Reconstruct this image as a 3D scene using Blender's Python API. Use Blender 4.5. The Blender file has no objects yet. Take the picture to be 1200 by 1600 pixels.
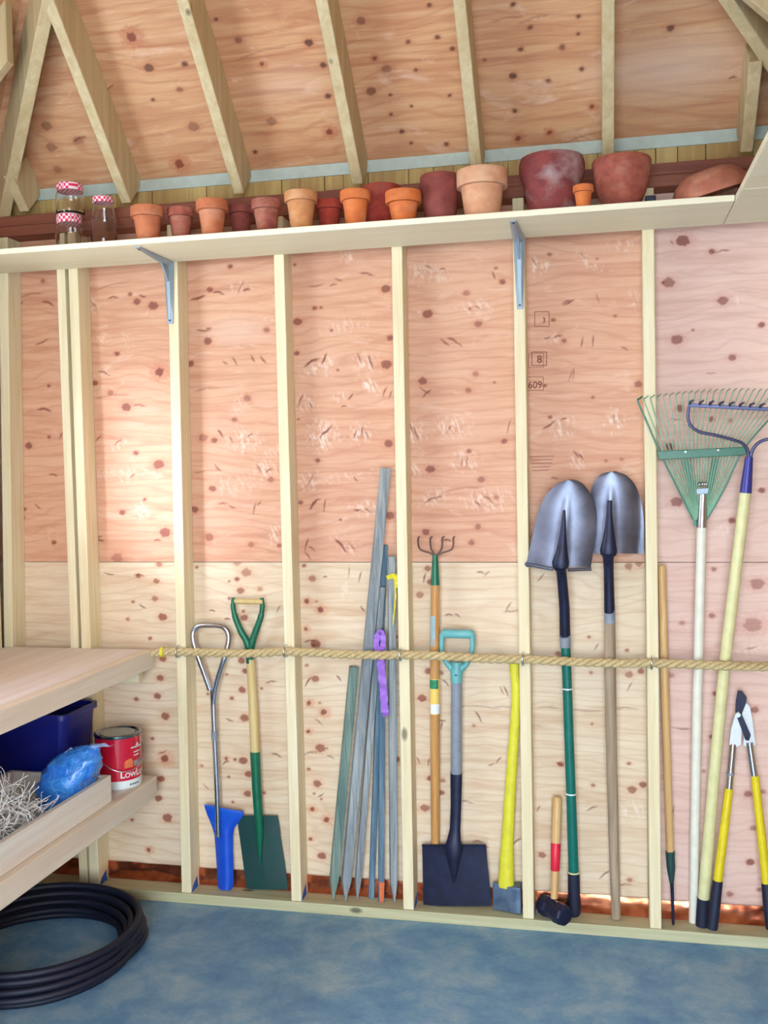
import bpy, math, random
from mathutils import Vector, Matrix, noise as mnoise
random.seed(7)
SC = bpy.context.scene
COL = SC.collection

# ------------------------------------------------------------------ camera
F, YAW, PIT, ROL = 1542.442, 0.2124505, -0.0363104, -0.0180798
CAM = Vector((1.496246, -3.370705, 1.571025))
fw = Vector((-math.sin(YAW)*math.cos(PIT), math.cos(YAW)*math.cos(PIT), math.sin(PIT)))
rt = Vector((math.cos(YAW), math.sin(YAW), 0.0))
up = rt.cross(fw)
cr, sr = math.cos(ROL), math.sin(ROL)
RT = cr*rt + sr*up
UP = -sr*rt + cr*up
cd = bpy.data.cameras.new('camera')
cd.sensor_fit = 'VERTICAL'; cd.sensor_height = 36.0; cd.lens = F/1600*36.0
cd.clip_start = 0.02
cam = bpy.data.objects.new('camera', cd); COL.objects.link(cam)
m = Matrix.Identity(4)
for i in range(3):
    m[i][0] = RT[i]; m[i][1] = UP[i]; m[i][2] = -fw[i]; m[i][3] = CAM[i]
cam.matrix_world = m
SC.camera = cam

def hit(px, py, ax, val):
    """The point of the plane (axis ax = val) that the photograph shows at px, py."""
    d = RT*((px-600)/F) - UP*((py-800)/F) + fw
    return CAM + d*((val-CAM[ax])/d[ax])
def HY(px, py, y=0.0): return hit(px, py, 1, y)
def HZ(px, py, z): return hit(px, py, 2, z)
def HX(px, py, x): return hit(px, py, 0, x)
def PXM(P):
    """metres per pixel at P"""
    return (P-CAM).dot(fw)/F

# ------------------------------------------------------------------ materials
def C(r, g, b):
    def l(v):
        v /= 255.0
        return v/12.92 if v <= 0.04045 else ((v+0.055)/1.055)**2.4
    return (l(r), l(g), l(b), 1.0)

class NT:
    def __init__(s, name):
        s.m = bpy.data.materials.new(name); s.m.use_nodes = True
        s.t = s.m.node_tree; s.t.nodes.clear()
        s.out = s.n('ShaderNodeOutputMaterial'); s.b = s.n('ShaderNodeBsdfPrincipled')
        s.l(s.b.outputs[0], s.out.inputs[0])
    def n(s, typ, **kw):
        n = s.t.nodes.new(typ)
        for k, v in kw.items(): setattr(n, k, v)
        return n
    def l(s, a, b): s.t.links.new(a, b)
    def coord(s, scale=(1, 1, 1), rnd=0.0, obj=True):
        tc = s.n('ShaderNodeTexCoord'); mp = s.n('ShaderNodeMapping')
        mp.inputs['Scale'].default_value = scale
        src = tc.outputs['Object']
        if rnd:
            oi = s.n('ShaderNodeObjectInfo'); mu = s.n('ShaderNodeMath', operation='MULTIPLY'); mu.inputs[1].default_value = rnd
            s.l(oi.outputs['Random'], mu.inputs[0]); ad = s.n('ShaderNodeVectorMath', operation='ADD')
            s.l(src, ad.inputs[0]); s.l(mu.outputs[0], ad.inputs[1]); src = ad.outputs[0]
        s.l(src, mp.inputs[0]); return mp.outputs[0]
    def noise(s, vec, scale, detail=4, rough=0.55, dist=0.0):
        n = s.n('ShaderNodeTexNoise'); n.inputs['Scale'].default_value = scale; n.inputs['Detail'].default_value = detail
        n.inputs['Roughness'].default_value = rough; n.inputs['Distortion'].default_value = dist
        s.l(vec, n.inputs['Vector']); return n.outputs['Fac']
    def ramp(s, fac, stops, interp='LINEAR'):
        r = s.n('ShaderNodeValToRGB'); r.color_ramp.interpolation = interp
        e = r.color_ramp.elements
        while len(e) < len(stops): e.new(0.5)
        for el, (p, c) in zip(e, stops): el.position = p; el.color = c
        s.l(fac, r.inputs[0]); return r.outputs[0]
    def mix(s, fac, a, b, typ='MIX'):
        x = s.n('ShaderNodeMix', data_type='RGBA', blend_type=typ)
        for sock, v in ((x.inputs[0], fac), (x.inputs[6], a), (x.inputs[7], b)):
            if hasattr(v, 'is_linked'): s.l(v, sock)
            else: sock.default_value = v
        return x.outputs[2]
    def attr(s, name):
        a = s.n('ShaderNodeAttribute'); a.attribute_name = name; return a.outputs['Fac']
    def bump(s, fac, strength=0.2, dist=0.01):
        b = s.n('ShaderNodeBump'); b.inputs['Strength'].default_value = strength; b.inputs['Distance'].default_value = dist
        s.l(fac, b.inputs['Height']); s.l(b.outputs[0], s.b.inputs['Normal'])
    def set(s, **kw):
        for k, v in kw.items():
            i = s.b.inputs[k]
            if hasattr(v, 'is_linked'): s.l(v, i)
            else: i.default_value = v
        return s.m

def plain(name, col, rough=0.5, metal=0.0, var=0.12, scale=30, col2=None, bump=0.0, coat=0.0):
    n = NT(name); v = n.coord((1, 1, 1), 3.0)
    f = n.noise(v, scale, 5)
    c2 = col2 or tuple(x*(1-var*2) for x in col[:3])+(1,)
    c1 = col if col2 else tuple(min(1, x*(1+var)) for x in col[:3])+(1,)
    n.set(**{'Base Color': n.ramp(f, [(0.3, c1), (0.72, c2)]), 'Roughness': rough, 'Metallic': metal, 'Coat Weight': coat})
    if bump: n.bump(f, bump, 0.004)
    return n.m

def wood(name, c1, c2, axis=2, rough=0.62, fine=55, knots=True, kc=None):
    n = NT(name)
    sc = [1.0, 1.0, 1.0]; sc[axis] = 0.045
    v = n.coord(tuple(sc), 7.0)
    f = n.noise(v, fine, 6, 0.6, 0.6)
    f2 = n.noise(v, fine*0.22, 3, 0.5, 1.0)
    base = n.ramp(f, [(0.32, c1), (0.68, c2)])
    base = n.mix(n.ramp(f2, [(0.42, (0, 0, 0, 1)), (0.7, (0.55, 0.55, 0.55, 1))]), base, c2)
    if knots:
        sc2 = [1.0, 1.0, 1.0]; sc2[axis] = 0.45
        vo = n.n('ShaderNodeTexVoronoi'); vo.inputs['Scale'].default_value = 5.5
        n.l(n.coord(tuple(sc2), 9.0), vo.inputs['Vector'])
        k = n.ramp(vo.outputs['Distance'], [(0.035, (1, 1, 1, 1)), (0.075, (0, 0, 0, 1))])
        base = n.mix(k, base, kc or tuple(x*0.35 for x in c2[:3])+(1,))
    n.set(**{'Base Color': base, 'Roughness': rough})
    n.bump(f, 0.12, 0.003)
    return n.m

def plywood(name, c1, c2, c3, knot, halo, stretch=1.0, side=False):
    """horizontal face grain; knots, splits and pale patches come from the sheet's own marks"""
    n = NT(name)
    v = n.coord((1, 0.1, 1) if side else (0.10*stretch, 1, 1), 0)
    f = n.noise(v, 26, 6, 0.6, 0.8)
    v2 = n.coord((1, 0.35, 1) if side else (0.35*stretch, 1, 1.0), 0)
    warp = n.noise(v2, 3.2, 3, 0.5, 0.6)
    sep = n.n('ShaderNodeSeparateXYZ'); tc = n.n('ShaderNodeTexCoord'); n.l(tc.outputs['Object'], sep.inputs[0])
    a = n.n('ShaderNodeMath', operation='MULTIPLY_ADD'); n.l(warp, a.inputs[0]); a.inputs[1].default_value = 0.30; n.l(sep.outputs['Z'], a.inputs[2])
    b = n.n('ShaderNodeMath', operation='MULTIPLY'); n.l(a.outputs[0], b.inputs[0]); b.inputs[1].default_value = 165.0
    s = n.n('ShaderNodeMath', operation='SINE'); n.l(b.outputs[0], s.inputs[0])
    band = n.ramp(s.outputs[0], [(0.0, (0, 0, 0, 1)), (0.6, (0.04, 0.04, 0.04, 1)), (1.0, (0.34, 0.34, 0.34, 1))])
    base = n.ramp(f, [(0.33, c1), (0.52, c2), (0.74, c3)])
    big = n.noise(n.coord((0.5, 1, 1.3), 0), 2.3, 2)
    base = n.mix(n.ramp(big, [(0.4, (0, 0, 0, 1)), (0.68, (0.5, 0.5, 0.5, 1))]), base, c1)
    base = n.mix(band, base, c3)
    fine = n.noise(n.coord((1, 0.06, 1) if side else (0.06*stretch, 1, 1), 0), 95, 4, 0.7, 0.4)
    base = n.mix(n.ramp(fine, [(0.5, (0, 0, 0, 1)), (0.72, (0.4, 0.4, 0.4, 1))]), base, c3)
    fleck = n.noise(n.coord((1, 0.5, 1.6) if side else (0.5, 1, 1.6), 0), 11, 5, 0.65, 1.0)
    base = n.mix(n.ramp(fleck, [(0.58, (0, 0, 0, 1)), (0.74, (0.42, 0.42, 0.42, 1))]), base, C(244, 216, 194))
    base = n.mix(n.attr('pale'), base, C(246, 226, 208))
    base = n.mix(n.attr('halo'), base, halo)
    kn = n.noise(n.coord((1, 1, 1), 0), 180, 3)
    kcol = n.ramp(kn, [(0.35, knot), (0.7, tuple(x*0.5 for x in knot[:3])+(1,))])
    base = n.mix(n.attr('knot'), base, kcol)
    base = n.mix(n.attr('dark'), base, C(124, 44, 24))
    n.set(**{'Base Color': base, 'Roughness': 0.62})
    n.bump(f, 0.08, 0.003)
    return n.m

def metal(name, col, rough=0.3, var=0.15, scale=25, m=1.0):
    return plain(name, col, rough, m, var, scale)

M = {}
M['stud'] = wood('pale_framing_lumber', C(242, 232, 198), C(226, 208, 162))
M['studx'] = wood('pale_shelf_board', C(246, 243, 216), C(240, 232, 198), axis=0, fine=45, knots=False)
M['rafter'] = wood('rafter_lumber', C(222, 206, 164), C(196, 172, 126), axis=2, fine=34, kc=C(60, 40, 22))
M['plate'] = wood('sill_plate_lumber', C(206, 204, 166), C(178, 172, 130), axis=0, fine=45)
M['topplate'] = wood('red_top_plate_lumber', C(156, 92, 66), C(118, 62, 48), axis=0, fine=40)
M['frieze'] = wood('frieze_board_wood', C(206, 182, 116), C(166, 130, 76), axis=2, fine=30)
M['ply_up'] = plywood('pink_plywood', C(224, 176, 144), C(216, 161, 129), C(194, 131, 100), C(148, 76, 56), C(206, 124, 92))
M['ply_low'] = plywood('cream_plywood', C(233, 213, 184), C(226, 201, 168), C(206, 166, 128), C(160, 80, 56), C(216, 144, 104))
M['ply_right'] = plywood('rose_plywood', C(236, 202, 186), C(230, 192, 176), C(212, 166, 150), C(150, 74, 60), C(206, 128, 108))
M['ply_roof'] = plywood('roof_plywood', C(220, 174, 130), C(210, 154, 110), C(182, 114, 76), C(92, 42, 26), C(186, 100, 62), 0.8)
M['ply_side'] = plywood('side_wall_plywood', C(224, 176, 144), C(216, 161, 129), C(194, 131, 100), C(148, 76, 56), C(206, 124, 92), 1.0, True)
M['roof_side'] = plywood('side_roof_plywood', C(220, 174, 130), C(210, 154, 110), C(182, 114, 76), C(80, 34, 20), C(174, 84, 48), 1.0, True)
M['bench'] = wood('bench_plank', C(244, 239, 236), C(228, 219, 212), axis=1, fine=40)
M['benchedge'] = wood('bench_edge_board', C(236, 226, 206), C(222, 202, 178), axis=1, fine=40)
M['tray'] = wood('tray_board', C(236, 230, 218), C(220, 206, 188), axis=1, fine=40)
M['stake'] = wood('weathered_stake_wood', C(184, 190, 186), C(100, 112, 122), axis=2, fine=70, knots=False)
M['stake_green'] = wood('mossy_stake_wood', C(146, 164, 146), C(76, 110, 106), axis=2, fine=60, knots=False)
M['stake_blue'] = wood('blue_grey_stake_wood', C(120, 148, 162), C(62, 96, 122), axis=2, fine=60, knots=False)
M['handle'] = wood('varnished_handle_wood', C(228, 190, 130), C(204, 158, 98), axis=2, fine=70, knots=False, rough=0.4)
M['handle_orange'] = wood('orange_handle_wood', C(218, 166, 98), C(186, 128, 68), axis=2, fine=70, knots=False, rough=0.4)
M['handle_pale'] = wood('pale_handle_wood', C(228, 206, 146), C(204, 174, 112), axis=2, fine=70, knots=False, rough=0.45)
M['handle_grey'] = wood('aged_grey_handle_wood', C(188, 166, 138), C(148, 126, 102), axis=2, fine=70, knots=False)
M['handle_cream'] = plain('cream_painted_handle', C(236, 232, 214), 0.4, 0, 0.04)
M['handle_straw'] = plain('straw_painted_handle', C(230, 224, 166), 0.42, 0, 0.05)
M['green'] = plain('green_enamel', C(14, 104, 74), 0.35, 0, 0.1)
M['green_dk'] = plain('dark_green_enamel', C(18, 72, 62), 0.45, 0, 0.2, 18, C(42, 66, 70))
M['green_pole'] = plain('green_fibreglass', C(0, 108, 94), 0.4, 0, 0.08)
M['green_tine'] = plain('grey_green_tine_enamel', C(104, 150, 116), 0.4, 0.2, 0.1)
M['blue_socket'] = plain('indigo_socket_enamel', C(58, 58, 140), 0.4, 0.2, 0.1)
M['teal'] = plain('teal_plastic', C(108, 178, 178), 0.4, 0, 0.06)
M['grey_plastic'] = plain('grey_shaft', C(138, 146, 156), 0.5, 0, 0.08)
M['navy'] = plain('navy_black_steel', C(30, 34, 62), 0.45, 0.3, 0.2)
M['black'] = plain('black_grip_rubber', C(26, 30, 54), 0.6, 0, 0.1)
M['blue'] = plain('blue_plastic', C(16, 66, 196), 0.35, 0, 0.12, 12, C(28, 96, 206))
M['steel'] = metal('worn_shovel_steel', C(122, 128, 146), 0.42, 0.25, 9, 0.85)
M['chrome'] = metal('bright_steel_tube', C(196, 202, 212), 0.2, 0.05)
M['dull_metal'] = metal('grey_rake_steel', C(88, 92, 126), 0.42, 0.1, 25, 0.6)
M['rust'] = metal('dark_tine_steel', C(128, 96, 88), 0.5, 0.1, 30, 0.5)
M['bracket'] = metal('blue_grey_bracket_steel', C(152, 168, 180), 0.45, 0.05, 20, 0.35)
M['screw'] = plain('dark_screw', C(44, 52, 70), 0.4, 0.6)
M['yellow'] = plain('yellow_fibreglass', C(224, 216, 56), 0.4, 0, 0.06)
M['loppers_yellow'] = plain('yellow_lopper_tube', C(232, 208, 24), 0.4, 0, 0.06)
M['red'] = plain('red_band_paint', C(226, 36, 62), 0.4, 0, 0.06)
M['white'] = plain('white_paint', C(232, 238, 240), 0.4, 0, 0.03)
M['maul'] = plain('maul_head_steel', C(70, 88, 118), 0.45, 0.5, 0.2, 20, C(120, 140, 160))
M['rope'] = plain('manila_rope_fibre', C(214, 194, 146), 0.85, 0, 0.14, 120, C(184, 156, 106), 0.3)
M['purple'] = plain('purple_flagging', C(158, 108, 206), 0.5, 0, 0.1)
M['yellow_tape'] = plain('yellow_flagging', C(226, 212, 44), 0.5, 0, 0.1)
M['silver'] = metal('silver_strap', C(206, 216, 224), 0.25, 0.05)
M['copper'] = plain('copper_foil', C(236, 142, 100), 0.2, 0.9, 0.25, 14, C(150, 62, 38))
M['hose'] = plain('dark_hose_rubber', C(9, 13, 36), 0.6, 0, 0.1)
M['bin'] = plain('dark_blue_bin_plastic', C(8, 22, 116), 0.4, 0, 0.08)
M['straw'] = plain('pale_dry_fibre', C(236, 230, 222), 0.8, 0, 0.06, 40)
M['can_red'] = plain('red_can_label', C(206, 18, 52), 0.18, 0, 0.06, 30, None, 0.0, 0.5)
M['can_white'] = plain('white_can_label', C(226, 236, 236), 0.35, 0, 0.02)
M['can_lid'] = metal('paint_can_lid_steel', C(150, 156, 160), 0.25, 0.1)
M['orange_print'] = plain('orange_print', C(232, 122, 76), 0.35, 0, 0.1)
M['grey_print'] = plain('grey_print', C(156, 140, 142), 0.4, 0, 0.05)
M['ink'] = plain('faded_stamp_ink', C(142, 84, 70), 0.8, 0, 0.2, 200)
M['bluechalk'] = plain('blue_paint_mark', C(44, 104, 190), 0.6, 0, 0.1)
M['strip'] = plain('blue_grey_strip', C(188, 202, 192), 0.55, 0.1, 0.05)
M['dark'] = plain('dark_gap', C(38, 28, 24), 0.8, 0, 0.05)
M['sticker'] = plain('pale_blue_sticker', C(150, 180, 184), 0.5, 0, 0.05)
M['sticker_y'] = plain('yellow_sticker', C(244, 208, 104), 0.5, 0, 0.03)
M['sticker_g'] = plain('green_sticker', C(40, 140, 96), 0.5, 0, 0.2, 120)
M['ground'] = plain('bounce_ground', C(228, 224, 214), 0.9, 0, 0.1, 20)  # kept very pale so the unseen ground bounces more light indoors
def terracotta(name, c1, c2, pale=0.15, pc=C(226, 190, 160), sc=9):
    n = NT(name); v = n.coord((1, 1, 1.4), 5.0)
    f = n.noise(v, sc*3, 5); g = n.noise(v, sc, 4, 0.6)
    b = n.ramp(f, [(0.3, c1), (0.72, c2)])
    b = n.mix(n.ramp(g, [(0.5, (0, 0, 0, 1)), (0.72, (pale, pale, pale, 1))]), b, pc)
    n.set(**{'Base Color': b, 'Roughness': 0.82}); n.bump(f, 0.1, 0.003); return n.m
M['terra'] = terracotta('terracotta', C(206, 126, 84), C(182, 100, 64), 0.3)
M['terra_tan'] = terracotta('tan_terracotta', C(218, 156, 100), C(194, 126, 78), 0.4)
M['terra_pale'] = terracotta('pale_terracotta', C(226, 172, 134), C(206, 144, 106), 0.6)
M['terra_bright'] = terracotta('bright_orange_terracotta', C(224, 128, 64), C(204, 104, 50), 0.25)
M['terra_dark'] = terracotta('dark_red_terracotta', C(150, 74, 62), C(118, 52, 48), 0.15, C(190, 130, 120))
M['terra_red'] = terracotta('red_terracotta', C(176, 62, 44), C(140, 44, 34), 0.1)
M['terra_stain'] = terracotta('lime_stained_terracotta', C(150, 70, 64), C(112, 48, 50), 0.8, C(206, 190, 186), 5)
M['terra_clay'] = terracotta('dusty_clay', C(198, 128, 100), C(166, 96, 76), 0.4)
M['terra_brown'] = terracotta('brown_terracotta', C(176, 96, 74), C(136, 64, 54), 0.25)

def concrete():
    n = NT('blue_grey_concrete'); v = n.coord((1, 1, 1))
    f = n.noise(v, 5.5, 9, 0.68, 0.3); g = n.noise(v, 70, 5)
    b = n.ramp(f, [(0.3, C(80, 130, 176)), (0.5, C(116, 158, 188)), (0.7, C(160, 186, 196))])
    b = n.mix(n.ramp(g, [(0.45, (0, 0, 0, 1)), (0.8, (0.25, 0.25, 0.25, 1))]), b, C(72, 112, 152))
    n.set(**{'Base Color': b, 'Roughness': 0.55}); n.bump(g, 0.06, 0.004); return n.m
M['concrete'] = concrete()
def glassy(name, col=(1, 1, 1, 1), rough=0.02, ior=1.45):
    n = NT(name); f = n.noise(n.coord((1, 1, 1)), 8)
    n.set(**{'Base Color': n.ramp(f, [(0.3, col), (0.7, tuple(x*0.96 for x in col[:3])+(1,))]), 'Roughness': rough, 'Transmission Weight': 1.0, 'IOR': ior}); return n.m
M['glass'] = glassy('clear_jar_glass')
def checker():
    n = NT('red_white_gingham'); ch = n.n('ShaderNodeTexChecker'); ch.inputs['Scale'].default_value = 110
    ch.inputs['Color1'].default_value = C(224, 40, 84); ch.inputs['Color2'].default_value = C(244, 222, 228)
    n.l(n.coord((1, 1, 1)), ch.inputs['Vector']); n.set(**{'Base Color': ch.outputs[0], 'Roughness': 0.4}); return n.m
M['gingham'] = checker()
def bagmat():
    n = NT('blue_bag_film'); f = n.noise(n.coord((1, 1, 1)), 22, 5, 0.6, 1.2)
    n.set(**{'Base Color': n.ramp(f, [(0.35, C(36, 108, 206)), (0.6, C(70, 150, 226)), (0.78, C(150, 200, 240))]), 'Roughness': 0.16, 'Coat Weight': 0.6}); n.bump(f, 0.5, 0.02); return n.m
M['bag'] = bagmat()
def filmmat():
    n = NT('clear_bag_film'); f = n.noise(n.coord((1, 1, 1)), 30, 4)
    n.set(**{'Base Color': n.ramp(f, [(0.3, C(150, 186, 236)), (0.7, C(206, 214, 240))]), 'Roughness': 0.2, 'Alpha': 0.6}); return n.m
M['film'] = filmmat()

# ------------------------------------------------------------------ mesh kit
class MB:
    def __init__(s): s.v = []; s.f = []
    def add(s, vs, fs):
        b = len(s.v); s.v += [Vector(v) for v in vs]; s.f += [tuple(b+i for i in f) for f in fs]; return s
    def box(s, lo, hi):
        (x0, y0, z0), (x1, y1, z1) = lo, hi
        return s.add([(x0, y0, z0), (x1, y0, z0), (x1, y1, z0), (x0, y1, z0), (x0, y0, z1), (x1, y0, z1), (x1, y1, z1), (x0, y1, z1)],
                     [(0, 3, 2, 1), (4, 5, 6, 7), (0, 1, 5, 4), (1, 2, 6, 5), (2, 3, 7, 6), (3, 0, 4, 7)])
    def hexa(s, q0, q1):
        """a prism between two quads given in the same order"""
        n = len(q0); vs = list(q0)+list(q1)
        fs = [tuple(range(n))[::-1], tuple(range(n, 2*n))]+[(i, (i+1) % n, n+(i+1) % n, n+i) for i in range(n)]
        return s.add(vs, fs)
    def tube(s, pts, rad, n=12, caps=True, flat=1.0, ref=None, closed=False):
        pts = [Vector(p) for p in pts]; k = len(pts)
        if not hasattr(rad, '__len__'): rad = [rad]*k
        vs = []; a = None
        for i, p in enumerate(pts):
            if closed: t = (pts[(i+1) % k]-pts[i-1]).normalized()
            else: t = (pts[min(i+1, k-1)]-pts[max(i-1, 0)]).normalized()
            if a is None:
                r0 = Vector(ref) if ref else (Vector((0, 1, 0)) if abs(t.y) < 0.9 else Vector((1, 0, 0)))
                a = (r0-t*r0.dot(t)).normalized()
            else: a = (a-t*a.dot(t)).normalized()
            b = t.cross(a)
            for j in range(n):
                th = 2*math.pi*j/n
                vs.append(p+(a*math.cos(th)*flat+b*math.sin(th))*rad[i])
        fs = []
        for i in range(k if closed else k-1):
            i2 = (i+1) % k
            for j in range(n):
                fs.append((i*n+j, i*n+(j+1) % n, i2*n+(j+1) % n, i2*n+j))
        if caps and not closed: fs += [tuple(range(n))[::-1], tuple(range((k-1)*n, k*n))]
        return s.add(vs, fs)
    def lathe(s, prof, origin=(0, 0, 0), n=36, mat=None):
        o = Vector(origin); vs = []; fs = []
        for r, z in prof:
            for j in range(n):
                th = 2*math.pi*j/n; v = Vector((r*math.cos(th), r*math.sin(th), z))
                vs.append((mat @ v if mat else v)+o)
        k = len(prof)
        for i in range(k-1):
            for j in range(n): fs.append((i*n+j, i*n+(j+1) % n, (i+1)*n+(j+1) % n, (i+1)*n+j))
        fs += [tuple(range(n))[::-1], tuple(range((k-1)*n, k*n))]
        return s.add(vs, fs)
    def sheet(s, grid, thick):
        """grid[i][j] of points facing -y; closed slab of the given thickness"""
        R, K = len(grid), len(grid[0]); vs = [p for row in grid for p in row]; N = R*K
        nor = []
        for i in range(R):
            for j in range(K):
                du = grid[i][min(j+1, K-1)]-grid[i][max(j-1, 0)]; dv = grid[min(i+1, R-1)][j]-grid[max(i-1, 0)][j]
                c = du.cross(dv); c = c.normalized() if c.length > 1e-12 else Vector((0, -1, 0))
                if c.y > 0: c = -c
                nor.append(c)
        vs += [v-nor[i]*thick for i, v in enumerate(vs[:N])]
        fs = []
        for i in range(R-1):
            for j in range(K-1):
                q = (i*K+j, i*K+j+1, (i+1)*K+j+1, (i+1)*K+j); fs.append(q); fs.append(tuple(N+x for x in q[::-1]))
        ring = [j for j in range(K)]+[i*K+K-1 for i in range(1, R)]+[(R-1)*K+j for j in range(K-2, -1, -1)]+[i*K for i in range(R-2, 0, -1)]
        for a, b in zip(ring, ring[1:]+ring[:1]): fs.append((a, N+a, N+b, b))
        return s.add(vs, fs)
    def build(s, name, mat, parent=None, smooth=40, bevel=0.0, seg=2):
        o = Vector((0, 0, 0))
        if parent is not None:
            q = parent
            while q is not None: o = o+q.location; q = q.parent
            loc = Vector((0, 0, 0))
        else:
            xs = [v.x for v in s.v]; ys = [v.y for v in s.v]; zs = [v.z for v in s.v]
            o = Vector(((min(xs)+max(xs))/2, (min(ys)+max(ys))/2, min(zs))); loc = o
        me = bpy.data.meshes.new(name); me.from_pydata([v-o for v in s.v], [], s.f)
        import bmesh
        bm = bmesh.new(); bm.from_mesh(me); bmesh.ops.recalc_face_normals(bm, faces=bm.faces); bm.to_mesh(me); bm.free()
        me.materials.append(M[mat] if isinstance(mat, str) else mat)
        if smooth:
            me.polygons.foreach_set('use_smooth', [True]*len(me.polygons))
            me.set_sharp_from_angle(angle=math.radians(smooth))
        ob = bpy.data.objects.new(name, me); ob.location = loc; ob.parent = parent
        COL.objects.link(ob)
        if bevel:
            b = ob.modifiers.new('bevel', 'BEVEL'); b.width = bevel; b.segments = seg; b.limit_method = 'ANGLE'; b.angle_limit = math.radians(50)
        return ob

def tag(o, label, cat, group=None, kind=None):
    if label: o['label'] = label
    if cat: o['category'] = cat
    if group: o['group'] = group
    if kind: o['kind'] = kind
    return o
def thing(name, label, cat, loc, group=None, kind=None):
    o = bpy.data.objects.new(name, None); COL.objects.link(o); o.location = loc; o.empty_display_size = 0.05
    return tag(o, label, cat, group, kind)
def struct(o, label=None, cat=None):
    o['kind'] = 'structure'
    if label: o['label'] = label
    if cat: o['category'] = cat
    return o
def TP(*pts):
    """pixel path -> points and radii: (px, py, y, width_px)"""
    P = []; R = []
    for px, py, y, w in pts:
        v = HY(px, py, y); P.append(v); R.append(w*PXM(v)/2)
    return P, R
def ttube(pts, n=14, **kw):
    P, R = TP(*pts); return MB().tube(P, R, n, **kw)
def catmull(P, k=8, closed=False):
    P = [Vector(p) for p in P]; n = len(P); out = []
    for i in range(n if closed else n-1):
        p0, p1, p2, p3 = (P[(i-1) % n], P[i], P[(i+1) % n], P[(i+2) % n]) if closed else (P[max(i-1, 0)], P[i], P[i+1], P[min(i+2, n-1)])
        for j in range(k):
            t = j/k
            out.append(0.5*((2*p1)+(p2-p0)*t+(2*p0-5*p1+4*p2-p3)*t*t+(3*p1-p0-3*p2+p3)*t**3))
    if not closed: out.append(P[-1])
    return out
def prism(pix, y0, y1):
    """outline in pixels at depth y0, given thickness to y1 straight back"""
    a = [HY(px, py, y0) for px, py in pix]; b = [v+Vector((0, y1-y0, 0)) for v in a]
    return MB().hexa(a, b)
def textmesh(txt, size, mat, name, extr=0.0, align='CENTER'):
    cu = bpy.data.curves.new(name, 'FONT'); cu.body = txt; cu.size = size; cu.offset = size*0.02; cu.extrude = extr; cu.align_x = align
    ob = bpy.data.objects.new(name, cu); COL.objects.link(ob)
    dg = bpy.context.evaluated_depsgraph_get()
    me = bpy.data.meshes.new_from_object(ob.evaluated_get(dg)); vs = [v.co.copy() for v in me.vertices]; fs = [tuple(p.vertices) for p in me.polygons]
    bpy.data.objects.remove(ob); bpy.data.curves.remove(cu); bpy.data.meshes.remove(me)
    return vs, fs

# ------------------------------------------------------------------ the room
XL, XR = -0.72, 2.21            # stud faces of the side walls
FRONT = -4.6
D = 0.089                       # stud depth
ZP = 0.038                      # top of sill plate
ZB = 2.572                      # top of the top plates
DK = 2.778                      # roof deck height at y = 0 (45 degrees)

struct(MB().box((XL-0.6, FRONT-0.3, -0.12), (XR+0.6, 0.4, 0.0)).build('floor', 'concrete', smooth=0))
struct(MB().box((-14, -22, -0.3), (16, FRONT-0.3, -0.06)).build('ground', 'ground', smooth=0), 'unseen pale ground added outside the open front to bounce light in', 'ground')  # unseen ground, added to bounce daylight up into the room

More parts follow.
